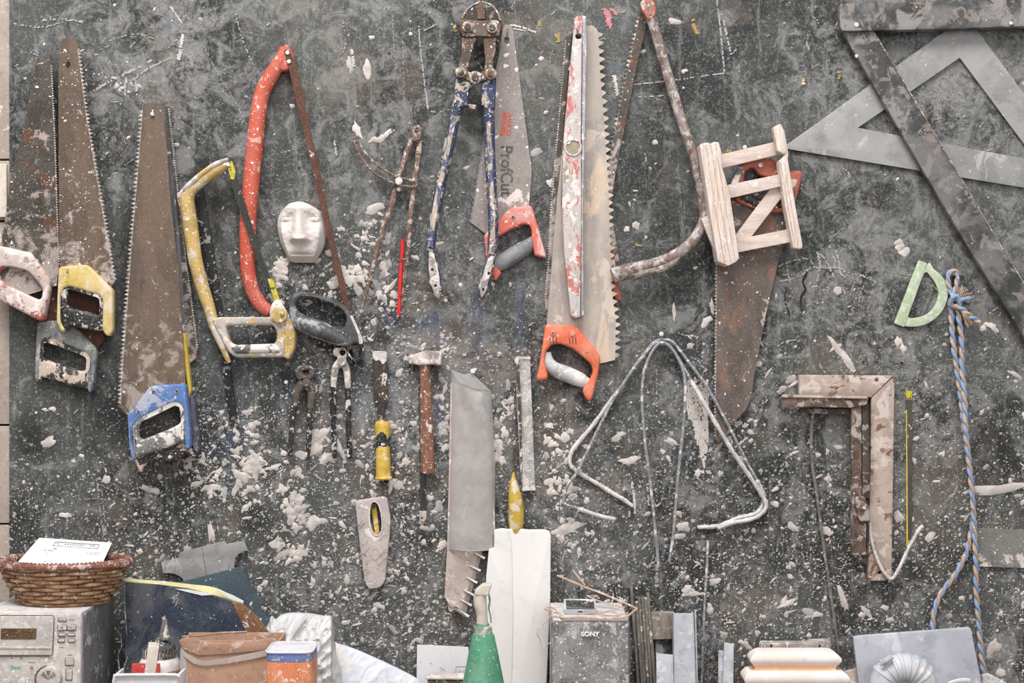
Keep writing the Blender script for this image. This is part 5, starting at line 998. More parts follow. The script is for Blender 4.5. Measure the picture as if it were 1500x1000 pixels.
# ================================================================ things on the bench
def wb(px, py, d): return V(px, py, d)
def wbox(name, x0, x1, ytop, df, db, mat, parent=None, bev=1.5, z0=None, **kw):
    """box standing on the bench: pixel sides and top edge measured at its front face"""
    a = V(x0, ytop, df); b = V(x1, ytop, df); mb = MB(); mb.box((a.x, -df*S, z0 if z0 is not None else BZ), (b.x, -db*S, a.z)); return mb.build(name, mat, parent, bev=bev*S, **kw)
def base(x, d): p = V(x, 500, d); return Vector((p.x, p.y, BZ))
# stereo
DF = 186
t = thing('mini_stereo', 'dust covered silver compact stereo under the wicker basket', 'stereo', base(20, 110))
a, b = V(-30, 899, DF), V(120, 899, DF); BX = 0.2
mb = MB(); mb.box((a.x, -DF*S+0.008, BZ), (b.x, -0.030, a.z-0.002)); mb.build('housing', M['stereo_side'], t, bev=0.003)
mb = MB(); mb.box((a.x, -DF*S, BZ+0.004), (b.x-0.001, -DF*S+0.010, a.z)); mb.build('front_panel', M['stereo'], t, bev=0.0035)
mb = MB(); mb.box((a.x, -DF*S+0.003, a.z-0.0028), (b.x-0.002, -0.032, a.z+0.0008)); mb.build('dust_layer', M['dusttop'], t, bev=0.0008)
f = lambda pts, d0, d1: None
plate('tray_door', rnd([(-40,902.5),(76,902.5),(78.5,905),(76,958),(74,959.5),(-40,959.5)],2), DF, DF+3, M['stereo'], t, bev=.8)
rod('door_seam', [(-30,901,DF+.4,.6),(77,901.3,DF+.4,.6),(79.5,904,DF+.4,.6),(77.5,958,DF+.4,.6),(74,960.6,DF+.4,.6),(-30,960.6,DF+.4,.6)], M['groove'], t, n=4, sm=1)
plate('door_rib', rnd([(-40,947),(75,947),(75,950),(-40,950)],1), DF+3, DF+4.4, M['stereo'], t, bev=.6)
plate('display', rnd([(1,920.2),(53.5,920.2),(53,936),(1,936)],.6), DF+2.9, DF+3.6, M['display'], t)
def btn(x0, y0, x1, y1, m='stereo', out='groove'):
    o = plate('button', rnd([(x0,y0),(x1,y0),(x1,y1),(x0,y1)],1.6), DF, DF+2, M[m], t, bev=.6)
    plate('button_gap', [rnd([(x0-1,y0-1),(x1+1,y0-1),(x1+1,y1+1),(x0-1,y1+1)],2), rnd([(x0,y0),(x1,y0),(x1,y1),(x0,y1)],1.6)], DF-.2, DF+.5, M[out], o)
btn(85.5,905.5,97,909.5); btn(84.5,915,97,922.5); btn(98.5,915,110.5,922.5); btn(85,928,96,931); btn(99,928,109.5,931); btn(85,936,94.5,940); btn(100,936,109.5,940)
btn(96,964.5,107.5,974); btn(96.5,980.5,105,995.5)
for x, y, s_, q in ((105,907.5,3.4,'SLEEP'),(88,925,2.4,'PRESET'),(105,925,2.4,'TIME'),(92,933.6,2.4,'DISPLAY'),(90,948,2.6,'MODE'),(102,959,3,'OPEN'),(46,970,2.4,'STEREO')): plate('print', rnd([(x-len(q)*.9,y-.6),(x+len(q)*.9,y-.6),(x+len(q)*.9,y+.6),(x-len(q)*.9,y+.6)],.3), DF-.1, DF+.25, M['ink_soft'], t)
for x, q in ((90.5,'<<'),(104,'>'),(91,'=')): text('print', q, x, 919 if q != '=' else 907.4, 3.4, 0, DF+2.2, M['ink'], t, .2)
text('print', 'Bass', 23, 977, 8, 0, DF+.4, M['teal_ink'], t, .2, 1.15, .15)
for x in (17,31): plate('indicator', circ(x,963.5,1,n=8), DF-.2, DF+.3, M['ink'], t)
screw('indicator', 46, 977.5, 2.4, DF-1, DF+1.4, M['cardboard'], t)
o = screw('volume_knob', 70.5, 994.5, 17.5, DF, DF+12, M['stereo'], t); plate('knob_ring', [circ(70.5,994.5,20,n=32), circ(70.5,994.5,18.2,n=32)], DF-.2, DF+.8, M['display'], o)
for k in range(3): a_ = -2.6+k*.8; plate('knob_facet', rnd([(70.5,994.5),(70.5+13*math.cos(a_),994.5+13*math.sin(a_)),(70.5+13*math.cos(a_+.5),994.5+13*math.sin(a_+.5))],1), DF+12, DF+12.8, M['stereo_side'], o)
for x in (8,31): screw('knob', x, 1000, 5.5, DF, DF+6, M['stereo'], t)
# basket
zt = V(0, 899, DF).z+0.001; dc = 108; kc = K(dc); bx, by = V(94, 0, dc).x, -dc*S; Rr = 93*kc*S; Hb = 0.056
t = thing('wicker_basket', 'shallow brown wicker basket standing on the stereo', 'basket', Vector((bx, by, zt)))
prof = lambda h: Rr*(0.60+0.40*(h/Hb)**0.62)
mb = MB(); mb.lathe((bx, by), [(prof(0)*.95, zt+.001), (prof(.0)*.98, zt+.002)]+[(prof(Hb*i/10)-.0038, zt+.002+(Hb-.004)*i/10) for i in range(1, 11)], 40, 1, .62); 
mb2 = MB(); pr = [(prof(Hb*i/10)-.0036, zt+.002+(Hb-.004)*i/10) for i in range(11)]
def lathe_open(mb, c, prof_, n, sx, sy):
    vs_ = []; fs = []
    for r, z in prof_:
        for j in range(n): a = 2*math.pi*j/n; vs_.append((c[0]+math.cos(a)*r*sx, c[1]+math.sin(a)*r*sy, z))
    for i in range(len(prof_)-1):
        for j in range(n): a = i*n+j; b_ = i*n+(j+1) % n; fs.append((a, b_, b_+n, a+n))
    mb.add(vs_, fs)
YS = 0.62
lathe_open(mb2, (bx, by), [(0.001, zt+.003)]+[(prof(Hb*i/10)-.0055, zt+.003+(Hb-.004)*i/10) for i in range(11)]+[(prof(Hb*i/10)-.0034, zt+.001+(Hb-.003)*i/10) for i in range(10, -1, -1)]+[(0.001, zt+.001)], 48, 1, YS)
mb2.build('liner', M['wicker_dark'], t)
NS = 22; rows = 10
for i in range(rows):
    h = Hb*(i+.5)/rows; mb = MB(); P = []
    for j in range(NS*8+1):
        a = 2*math.pi*j/(NS*8); r = prof(h)+.0019*math.cos(a*NS/2*1+ (i % 2)*math.pi)*1.0; P.append(Vector((bx+math.cos(a)*r, by+math.sin(a)*r*YS, zt+h+.0006*math.sin(a*5+i))))
    mb.tube(P, .0029, 6, cap=False); mb.build('woven_rod', M['wicker'], t)
for j in range(NS):
    a = 2*math.pi*(j+.0)/NS+math.pi/NS*0; mb = MB(); mb.tube([Vector((bx+math.cos(a)*prof(Hb*k/6), by+math.sin(a)*prof(Hb*k/6)*YS, zt+Hb*k/6)) for k in range(7)], .0019, 6); mb.build('stake', M['wicker_dark'], t)
mb = MB(); P = [Vector((bx+math.cos(2*math.pi*j/80)*Rr*1.0, by+math.sin(2*math.pi*j/80)*Rr*YS, zt+Hb+.001)) for j in range(81)]; mb.tube(P, .0052, 10, cap=False); rim = mb.build('rim', M['wicker_rim'], t)
mb = MB(); P = []
for j in range(1501):
    a = 2*math.pi*j/1500; ph = a*95; rr = .0056; P.append(Vector((bx+math.cos(a)*(Rr+rr*math.cos(ph)), by+math.sin(a)*(Rr+rr*math.cos(ph))*YS, zt+Hb+.001+rr*math.sin(ph))))
mb.tube(P, .0011, 5, cap=False); mb.build('rim_wrap', M['wicker_rim'], rim)
rod('handle_loop', [(147,829,80,1.2),(152,822,75,1.2),(162,817,70,1.3),(170,817,66,1.3),(177,821,66,1.2)], M['h_black'], t)
# papers in the basket
def quadsheet(name, c4, mat, parent=None, th=.5, nseg=6):
    A, B, C_, D_ = [V(*p) for p in c4]; mb = MB(); vs_ = []; fs = []; n = nseg
    nrm = (B-A).cross(D_-A).normalized()
    if nrm.y > 0: nrm = -nrm
    for s_ in (0, 1):
        for j in range(n+1):
            for i in range(n+1):
                u, v = i/n, j/n; p = (A*(1-u)+B*u)*(1-v)+(D_*(1-u)+C_*u)*v; p = p+nrm*(th*S*(1-s_)+.0015*math.sin(u*3)*math.sin(v*2.5)); vs_.append(tuple(p))
    m = (n+1)**2
    for j in range(n):
        for i in range(n): a = j*(n+1)+i; fs.append((a,a+1,a+n+2,a+n+1)); fs.append((m+a,m+a+n+1,m+a+n+2,m+a+1))
    for i in range(n): fs.append((i,m+i,m+i+1,i+1)); a = n*(n+1)+i; fs.append((a,a+1,m+a+1,m+a)); a = i*(n+1); fs.append((a,a+n+1,m+a+n+1,m+a)); a = a+n; fs.append((a,m+a,m+a+n+1,a+n+1))
    mb.add(vs_, fs); return mb.build(name, mat, parent)
def onsheet(c4, u, v):   # point on the sheet
    A, B, C_, D_ = [Vector(p) for p in c4]; return (A*(1-u)+B*u)*(1-v)+(D_*(1-u)+C_*u)*v
s1 = [(57.6,787.8,62),(164,795,58),(146,834,130),(20.4,830,128)]
s2 = [(61,790.5,58),(160,797,54),(140,838,124),(16,834,122)]
for i, (sh, lb) in enumerate(((s2, 'lower white sheet under the printed one in the basket'), (s1, 'top printed white sheet in the wicker basket'))):
    o = quadsheet('paper_sheet', sh, M['paper'], None); tag(o, lb, 'paper', 'paper sheets in the basket')
def sheet_line(u0, u1, v, wv, m='ink_soft', par=o):
    mb = MB(); q = [V(*onsheet(s1, a, b)) for a, b in ((u0, v), (u1, v+.012), (u1, v+wv+.012), (u0, v+wv))]; nn = Vector((0, -.0009, .0009)); mb.hexa([p+nn*1.6 for p in q], [p+nn*.9 for p in q]); mb.build('print_line', M[m], par, smooth=0)
rg = random.Random(2)
for a in ((.26,.86,.10),(.26,.86,.24)): sheet_line(a[0], a[1], a[2], .02)
sheet_line(.26,.27,.10,.15); sheet_line(.85,.86,.11,.15)
for u in [x*.034+.30 for x in range(15)]: sheet_line(u, u+.018+rg.random()*.008, .155, .035, 'ink_soft') if rg.random() > .15 else None
for v, u0, u1 in ((.40,.48,.62),(.41,.66,.92),(.47,.5,.9),(.80,.30,.62),(.90,.25,.72)):
    u = u0
    while u < u1: l_ = rg.uniform(.015, .05); sheet_line(u, min(u1, u+l_), v, .022); u += l_+.014
for _ in range(26): u, v = rg.gauss(.30,.045), rg.gauss(.42,.045); sheet_line(u, u+rg.uniform(.01,.05), v, .014, 'ink')
# cables by the stereo
for pts, lb in (([(182,850,70,.9),(183,890,68,.9),(185,920,66,.9),(188,950,64,.9),(186,965,66,.9),(178,990,70,.9),(174,1040,74,.9)], 'pale thin cable hanging right of the stereo, from the basket side'), ([(168,918,60,.6),(176,930,66,.6),(178,946,66,.6),(173,960,62,.6),(175,985,64,1),(176,1050,70,1.2)], 'fine curly wire rising behind the stereo corner')):
    o = rod('cable', pts, M['wire'], None, n=6); tag(o, lb, 'cable')
# grey template, teal folder, navy folder
o = plate('scraper_plate', [rnd([(235,823.5),(262,816.5),(263,809),(328,792),(331.6,796.5),(358.6,792)],1)+[(363.5,806.4)]+[(363.5-math.sin(a*.17)*17-1.5*a*.3, 806.5+ (1-math.cos(a*.17))*17) for a in range(1, 8)]+[(343,829),(345,1000),(285,1000)]+[(268,848),(264,844.5),(257,840.8),(247,839),(239,839.5)]], 6, 9, M['acrylic'], None, bev=.4); tag(o, 'greyish plastic template with notched curved ends, leaning behind the blue folders', 'template')
rod('seam', [(296,801,9.2,.4),(303,845,9.2,.4)], M['acrylic_dark'], o, n=4)
o = plate('card_sheet', [rnd([(257,854),(353.6,829.5),(381,883)],1)+[(383,893),(390,903),(400,908),(412,912),(412,1080),(250,1080)]], 18, 22, M['teal'], None, bev=.4); tag(o, 'slate teal card with a curved right edge, behind the navy folder', 'card')
t = thing('folder', 'open dark navy folder with yellowed pages along its top edge', 'folder', base(270, 70))
def profplate(name, top, bottom_y, d0, d1, m): return plate(name, list(top)+[(top[-1][0], bottom_y), (top[0][0], bottom_y)], d0, d1, M[m], t)
profplate('cover', [(183,852.5),(230,856),(275,862),(300,869),(330,877),(340,881),(352,905),(362,932)], 1130, 62, 66, 'navy')
profplate('cover', [(184,849),(240,853),(300,858),(314,861),(336,874),(352,882)], 1130, 46, 49, 'navy')
mb = MB(); T1 = [(183,851.5),(230,856),(275,861),(300,867),(330,876),(340,880)]; T2 = [(183,847),(240,851),(280,855.5),(314,860),(340,872),(356,881)]
T1 = cat(T1, 4); T2 = cat(T2, 4); fr = [V(x, y, 61) for x, y in T1]; bk = [V(x, y, 50) for x, y in T2]; n = len(fr)
dn = Vector((0, 0, -.006)); mb.add([tuple(p) for p in fr+bk]+[tuple(p+dn) for p in fr+bk], [(i, i+1, n+i+1, n+i) for i in range(n-1)]+[(2*n+i, 3*n+i, 3*n+i+1, 2*n+i+1) for i in range(n-1)]+[(i, 2*n+i, 2*n+i+1, i+1) for i in range(n-1)]+[(n+i, n+i+1, 3*n+i+1, 3*n+i) for i in range(n-1)]+[(0, n, 3*n, 2*n), (n-1, 3*n-1, 4*n-1, 2*n-1)]); mb.build('page_block', M['pages'], t)
plate('loose_page', [(256,862),(275,863),(300,867.5),(312,871),(296,872),(275,867)], 66.5, 67.2, M['paper'], t)
plate('loose_page', [(316,861.5),(340,871),(357,880),(356,883),(338,877)], 63, 64, M['paper'], t)
# cardboard box
t = thing('cardboard_box', 'open brown cardboard box with torn rim and clear tape', 'cardboard box', base(330, 215))
wbox('front_wall', 264.5, 410, 938, 240, 237, M['cardboard'], t, 0.8); 
a = V(264.5, 938, 240); b = V(410, 934, 240)
mb = MB(); mb.box((a.x, -.237, BZ), (a.x+.003, -.195, a.z-.0015)); mb.build('side_wall', M['cardboard'], t, bev=.0006)
mb = MB(); mb.box((b.x-.003, -.237, BZ), (b.x, -.195, a.z)); mb.build('side_wall', M['cardboard'], t, bev=.0006)
mb = MB(); mb.box((a.x, -.195, BZ), (b.x, -.192, a.z+.001)); mb.build('back_wall', M['cardboard'], t, bev=.0006)
crp = [(263,941),(262,938),(268,934),(285,933),(300,941),(330,942),(352,939),(380,937),(400,934),(404,936),(404,950),(330,958),(290,960),(268,950)]
plate('torn_rim', rnd(crp, 3), 240, 242, M['cardboard'], t, bev=.8)
plate('flap', rnd([(339,880.5),(350,883),(358,886.5),(370,896),(381,908),(393,924),(400,934.5),(380,932.5),(362,929),(352,908)],1), 176, 179, M['card_brown'], t, bev=.6)
mb = MB(); fl = [V(339,880.5,179), V(362,886,179), V(400,934,192), V(362,932,192)]
rim_pts = [(267,932,194),(290,931,194),(320,927,194),(345,926,194),(362,925,194)]; rod('rim_edge', [(x, y, d, 1.6) for x, y, d in rim_pts], M['cardboard'], t, flat=1)
plate('tape', rnd([(265,947),(272,956),(290,966),(302,968),(330,964),(365,957),(404,948),(404,957),(365,966),(330,972),(300,975),(284,972),(268,960)],2), 242, 242.8, M['tape'], t)
plate('tape', rnd([(264,950),(272,960),(276,1000),(276,1040),(264,1040)],2), 240.6, 241.4, M['tape'], t)
# glue bottle, red box, stick, tray
t = thing('glue_bottle', 'white glue bottle with a dark ribbed cap and grey spout', 'bottle', base(234, 190))
c = V(234, 0, 190); kk = K(190)*S; zz = lambda py: CZ-(py-500)*kk
mb = MB(); mb.lathe((c.x, c.y), [(30*kk, BZ), (31*kk, BZ+.004), (31*kk, zz(980)), (30.5*kk, zz(972)), (28*kk, zz(966)), (24*kk, zz(962))], 32); mb.build('body', M['glue_white'], t)
mb = MB(); mb.lathe((c.x, c.y), [(31.5*kk, zz(1040)), (31.6*kk, zz(978))], 32); mb.build('label', M['label_pink'], t)
mb = MB(); mb.lathe((c.x, c.y), [(23.5*kk, zz(963)), (24*kk, zz(961)), (24*kk, zz(948)), (20*kk, zz(944)), (14*kk, zz(941)), (8*kk, zz(937)), (7.6*kk, zz(934))], 32); cap = mb.build('cap', M['cap_dark'], t)
for j in range(30): a = 2*math.pi*j/30; mb = MB(); mb.tube([Vector((c.x+math.cos(a)*24*kk, c.y+math.sin(a)*24*kk, zz(962))), Vector((c.x+math.cos(a)*24*kk, c.y+math.sin(a)*24*kk, zz(949)))], 1.1*kk, 5); mb.build('rib', M['cap_grey'], cap)
cx2 = V(241, 0, 190).x
mb = MB(); mb.lathe((cx2, c.y), [(8*kk, zz(936)), (7.6*kk, zz(932)), (5.6*kk, zz(922)), (3.6*kk, zz(910)), (3.4*kk, zz(907.5)), (2*kk, zz(907))], 20); mb.build('spout', M['cap_grey'], t)
o = wbox('red_carton', 192.5, 233, 972.5, 165+60, 150+68, M['red_box'], None, .8); tag(o, 'small bright red carton in front of the white glue bottle', 'carton')
mb = MB(); a, b = V(226, 940.5, 262), V(210, 1060, 272); mb.tube([b, a], 8*S*K(262), rect=.0016); o = mb.build('wooden_stick', M['nozzle'], None, bev=.0006); tag(o, 'flat pale wooden stick standing in front of the glue bottle', 'stick')
t = thing('plastic_tray', 'pale plastic tray with rounded rim at the bottom left', 'tray', base(215, 262))
w0, w1_ = V(165, 989, 285), V(262, 989, 285); mb = MB(); mb.box((w0.x, -.285, BZ), (w1_.x, -.281, w0.z)); mb.build('front_wall', M['tin_white'], t, bev=.0015)
mb = MB(); mb.box((w0.x, -.281, BZ), (w0.x+.004, -.244, w0.z)); mb.build('side_wall', M['tin_white'], t, bev=.0015); mb = MB(); mb.box((w1_.x-.004, -.281, BZ), (w1_.x, -.244, w0.z)); mb.build('side_wall', M['tin_white'], t, bev=.0015)
mb = MB(); mb.box((w0.x, -.281, BZ), (w1_.x, -.244, BZ+.004)); mb.build('tray_floor', M['tin_white'], t)
rod('rim', [(166,1000,287,2),(168,991,287,2.4),(172,988.5,287,2.4),(215,988,287,2.4),(257,988,287,2.4),(262,991,287,2.4)], M['tin_white'], t, sm=2)
# orange tin
t = thing('square_tin', 'square orange tin with a blue band and white lid rim', 'tin', base(422, 290))
a, b = V(388, 959, 318), V(456.5, 959, 318)
def rprism(name, x0, x1, y0, y1, z0, z1, r, m, bev=.001):
    pts = rnd([(x0/S, y0/S), (x1/S, y0/S), (x1/S, y1/S), (x0/S, y1/S)], r, 5); mb = MB(); n = len(pts); mb.add([(p[0]*S, p[1]*S, z) for z in (z0, z1) for p in pts], [tuple(range(n-1, -1, -1)), tuple(range(n, 2*n))]+[(i, (i+1) % n, n+(i+1) % n, n+i) for i in range(n)]); return mb.build(name, M[m], t, bev=bev)
zb = V(0, 970, 318).z; zt2 = V(0, 957, 318).z
rprism('body', a.x, b.x, -.318, -.255, BZ, zb, 12, 'tin_orange'); rprism('band', a.x+.0003, b.x-.0003, -.3177, -.2553, zb, zt2, 12, 'tin_blue', .0006); rprism('lid', a.x+.0014, b.x-.0014, -.3165, -.2565, zt2, zt2+.0012, 11, 'tin_white', .0005)
pts = rnd([(a.x/S, -318), (b.x/S, -318), (b.x/S, -255), (a.x/S, -255)], 12, 5); mb = MB(); mb.tube([Vector((p[0]*S, p[1]*S, zt2+.001)) for p in pts+[pts[0]]], .0013, 8, cap=False); mb.build('rim', M['tin_white'], t)
# plastic bag and foam sheet
def mound(name, top, d_back, bulge, mat, cre, seed, fall=26, nx=130, ny=70, ybot=1100, parent=None):
    T = cat(top, 8); xs0, xs1 = T[0][0], T[-1][0]; vv = []; ff = []
    def yt(x):
        for p, q in zip(T, T[1:]):
            if p[0] <= x <= q[0]+1e-6: return p[1]+(q[1]-p[1])*(x-p[0])/max(1e-6, q[0]-p[0])
        return T[-1][1]
    for j in range(ny+1):
        for i in range(nx+1):
            u = i/nx; x = xs0+(xs1-xs0)*u; y0 = yt(x); v = (j/ny)**1.6; y = y0+(ybot-y0)*v
            s_ = (1-math.exp(-(y-y0)/fall)); e = min(1, 7*min(u, 1-u))**.6
            nz = sum((1-abs(noise.noise(Vector((x*f_*.9+y*f_*.55, y*f_*.55-x*f_*.3, seed+f_*60)))))**5*a_ for f_, a_ in ((.022, .7), (.05, .5), (.11, .3)))
            d = d_back+(bulge*(0.12+.88*s_)*(.25+.75*e)+cre*(nz-.45)*min(1, (y-y0)/8+.15))
            vv.append(tuple(V(x, y, max(d, d_back-4))))
    n0 = len(vv)
    for j in range(ny+1):
        for i in range(nx+1): p = Vector(vv[j*(nx+1)+i]); p.y = -(d_back-4)*S; vv.append(tuple(p))
    w_ = nx+1
    for j in range(ny):
        for i in range(nx): a = j*w_+i; ff.append((a, a+w_, a+w_+1, a+1)); ff.append((n0+a, n0+a+1, n0+a+w_+1, n0+a+w_))
    for i in range(nx): ff.append((i, i+1, n0+i+1, n0+i)); a = ny*w_+i; ff.append((a+1, a, n0+a, n0+a+1))
    for j in range(ny): a = j*w_; ff.append((a+w_, a, n0+a, n0+a+w_)); b_ = a+nx; ff.append((b_, b_+w_, n0+b_+w_, n0+b_))
    for q in range(len(vv)): 
        if vv[q][2] < BZ: vv[q] = (vv[q][0], vv[q][1], BZ)
    me = bpy.data.meshes.new(name); me.from_pydata(vv, [], ff); return finish(name, me, M[mat], parent, 60)
o = mound('foam_sheet', [(470,936),(487,940),(494,943.5),(515,950),(537,959),(570,974),(600,989),(614,998),(622,1010)], 34, 30, 'foam', 3, 5.0, 40); tag(o, 'white sheet sloping down to the right of the crumpled bag', 'sheet')
o = mound('plastic_bag', [(389,920),(394,911),(397,903),(402,908),(410,902),(421,899),(432,898.5),(443,899),(458,900.5),(472,903),(485,905),(486,925),(487,942),(492,960),(500,985)], 70, 46, 'bag', 13, 1.0, 22); tag(o, 'crumpled translucent white plastic bag behind the orange tin', 'plastic bag')
# card and ruler
t = thing('card', 'off-white card with faint pencil marks behind the green bottle', 'card', base(650, 20)); plate('sheet', [(611,944.5),(650,946),(686,948),(690,1090),(609,1090)], 14, 17, M['paper'], t)
for p in ([(644,977),(648,980),(646,983)],[(649,978),(652,983)],[(630,970),(633,973)],[(664,983),(666,985),(664,986),(667,988)],[(668,976),(668,986)],[(668,976),(682,976)],[(673,979),(672,985),(676,982)],[(680,981),(678,985),(682,985)],[(616,968),(616,971)]): rod('pencil_mark', [(x, y, 17.2, .35) for x, y in p], M['ink_soft'], t, n=4, sm=1)
t = thing('ruler', 'white ruler with red tick marks lying flat behind the green bottle', 'ruler', V(655, 995, 60))
bq = [V(623,992,64), V(700,993,64), V(700,985,52), V(634,985.5,52)]; mb = MB(); dn = Vector((0, 0, -.0025)); mb.hexa(bq, [p+dn for p in bq]); mb.build('body', M['coat'], t, bev=.0004)
for i in range(16): x = 636+i*3.4; p, q = V(x, 985.8, 52.6), V(x-1, 988.6, 57); mb = MB(); mb.tube([p+Vector((0,0,.0002)), q+Vector((0,0,.0002))], .0004, 4); mb.build('tick', M['red_ink'], t, smooth=0)
o = wbox('old_block', 626, 700, 995.2, 62, 30, M['cutter_jaw'], None, 1); tag(o, 'dark plastered block under the white ruler', 'block')
# white gutter board
t = thing('white_board', 'tall white plastic channel leaning behind the green bottle', 'panel', base(760, 30))
plate('face', rnd([(744,776),(750,773),(775,776),(795,775.5),(803,777),(807,782),(806,885),(801,1000),(797,1100),(738,1100)],3), 14, 22, M['white_board'], t, bev=1.5)
mb = MB(); cs = [(713,806,18),(714,804.5,24),(722,775,30),(735,774,30),(744,776,26),(750,777,20)]
plate('side_face', [rnd([(724,776),(735,774),(747,775.5),(750,800),(752,900),(748,1100),(722,1100),(714,950),(711.5,870),(712,845),(716,805),(724,802)],2)], 15, 23.5, M['white_board'], t, bev=1.5, res=3)
# green bottle
t = thing('squeeze_bottle', 'green conical squeeze bottle with a pale bent nozzle', 'bottle', base(708, 200))
c = V(708, 0, 200); kk = K(200)*S; zz = lambda py: CZ-(py-500)*kk
mb = MB(); mb.lathe((c.x, c.y), [(38*kk, BZ), (40*kk, BZ+.004), (39*kk, BZ+.06), (30.5*kk, zz(1000)), (22.5*kk, zz(960)), (16.2*kk, zz(930)), (14.5*kk, zz(927.5)), (13*kk, zz(927))], 40); mb.build('body', M['bottle_green'], t)
mb = MB(); mb.lathe((c.x, c.y), [(12.6*kk, zz(928)), (12.6*kk, zz(919)), (12*kk, zz(916.5)), (9.8*kk, zz(916))], 32); col_ = mb.build('collar', M['collar'], t)
for j in range(32): a = 2*math.pi*j/32; mb = MB(); mb.tube([Vector((c.x+math.cos(a)*12.6*kk, c.y+math.sin(a)*12.6*kk, zz(927.5))), Vector((c.x+math.cos(a)*12.6*kk, c.y+math.sin(a)*12.6*kk, zz(918)))], .5*kk, 4); mb.build('rib', M['collar'], col_)
mb = MB(); mb.lathe((c.x-1*kk, c.y), [(10*kk, zz(917)), (9.6*kk, zz(912.5)), (8.6*kk, zz(912))], 24); mb.build('green_ring', M['bottle_green'], t)
nz_ = [(706.5,913,200,8.6),(706,900,200,8),(705,892,200,9),(703.5,884,200,9.6),(703,875,200,9.4),(704,869,200,9)]; rod('nozzle', nz_, M['nozzle'], t, n=20)
pn = plate('nozzle_head', rnd([(695,867.5),(697,864),(707,856),(718,855.5),(720.5,857),(717,868),(715,873),(696,872)],2), 192, 209, M['nozzle'], t, bev=2)
rod('nozzle_clip', [(716,870,200,1.6),(717.5,880,200,1.4),(716,890,200,1.2),(718,900,200,1),(719.5,912,200,1)], M['bottle_green'], t, n=6)
# speaker
t = thing('loudspeaker', 'small grey dust-caked loudspeaker with copper wires piled on top', 'speaker', base(866, 93))
a, b = V(808, 912, 156), V(924, 912, 156); ztop = V(0, 908, 156).z
mb = MB(); mb.box((a.x+.0005, -.150, BZ), (b.x-.0005, -.030, ztop-.001)); mb.build('cabinet', M['stereo_side'], t, bev=.004)
mb = MB(); mb.box((a.x, -.156, BZ+.004), (b.x-.002, -.148, ztop-.002)); mb.build('grille', M['speaker'], t, bev=.005)
mb = MB(); mb.box((a.x+.001, -.153, ztop-.0035), (b.x-.003, -.031, ztop+.0012)); mb.build('dust_layer', M['dusttop'], t, bev=.003)
o = text('logo', 'SONY', 864.5, 928.6, 8.6, 0, 157.4, M['paper'], t, 2.4, 1.15, .3)
# little tray / mirror on the speaker
t = thing('grey_case', 'small open grey case with a dark screen on top of the loudspeaker', 'case', Vector((V(849,0,120).x, -.12, ztop+.0012)))
F4 = [(825.5,876.5,112),(872.5,877,112),(873.5,891.5,124),(826,892.5,124)]
def slab(c4, th, name, m, par): A = [V(*p) for p in c4]; mb = MB(); mb.hexa(A, [p+Vector((0, th, -th*.6)) for p in A]); return mb.build(name, M[m], par, bev=.0006)
slab(F4, .003, 'frame', 'grey_frame', t); slab([(829,878.6,115.2),(870,879,115.2),(870.8,889.3,125.2),(829.3,890,125.2)], .0034, 'screen', 'glass_dark', t) 
mb = MB(); p, q = V(826,893,124), V(874,897,124); mb.box((p.x, -.1245, ztop+.0014), (q.x, -.105, p.z+.0006)); mb.build('case_base', M['grey_frame'], t, bev=.0012)
plate('latch', rnd([(847,894.5),(853,894.5),(853,896),(847,896)],.4), 124.6, 125.4, M['dark'], t)
for pts, r, lb in (([(816,842.5,60),(840,852.5,66),(858,860,72),(880,868,80),(900,876.5,92),(920,885,110),(933,891,128)], 1.5, 'long copper wire rising to the left from the speaker corner'),
                   ([(838.5,834.5,64),(848,846,68),(857,857,72)], 1.4, 'short copper twig crossing above the long copper wire'),
                   ([(933,891,128),(922,900,150),(912,904.5,156),(880,905,156),(850,904,155),(825,904,155),(818,898,150),(811,895,146),(798,891,140)], 1.7, 'copper wire lying along the front edge of the speaker top'),
                   ([(811,897,150),(799,911,156),(787,925,160),(791,936,160),(795,946,160),(801,943,160),(808,941,160)], .8, 'thin copper wire sticking out left of the speaker'),
                   ([(800,889.5,138),(808,889,138),(814,893,144),(824,902,154)], 1.4, 'stubby copper wire end at the left corner of the speaker top'),
                   ([(860,872,100),(868,876,104),(880,881,112),(900,886,120),(915,890,130)], 1.1, 'copper wire tangled right of the grey case'),
                   ([(862,873,100),(875,872,100),(866,876,102)], .9, 'tiny bent copper wire above the grey case'), ([(898,868,100),(898,878,104),(894,884,110)], .8, 'upright copper wire stub at the right of the speaker top'),
                   ([(880,898,140),(895,894,132),(905,899,140),(915,896,140)], 1.0, 'curled copper wire near the right end of the speaker top'), ([(845,900,150),(870,898,146),(890,901,150),(910,901,150)], 1.0, 'copper wire just behind the front edge of the speaker top')):
    o = rod('copper_wire', [(*p, r) for p in pts], M['copper'], None, n=6); tag(o, lb, 'wire', 'copper wires on the loudspeaker')
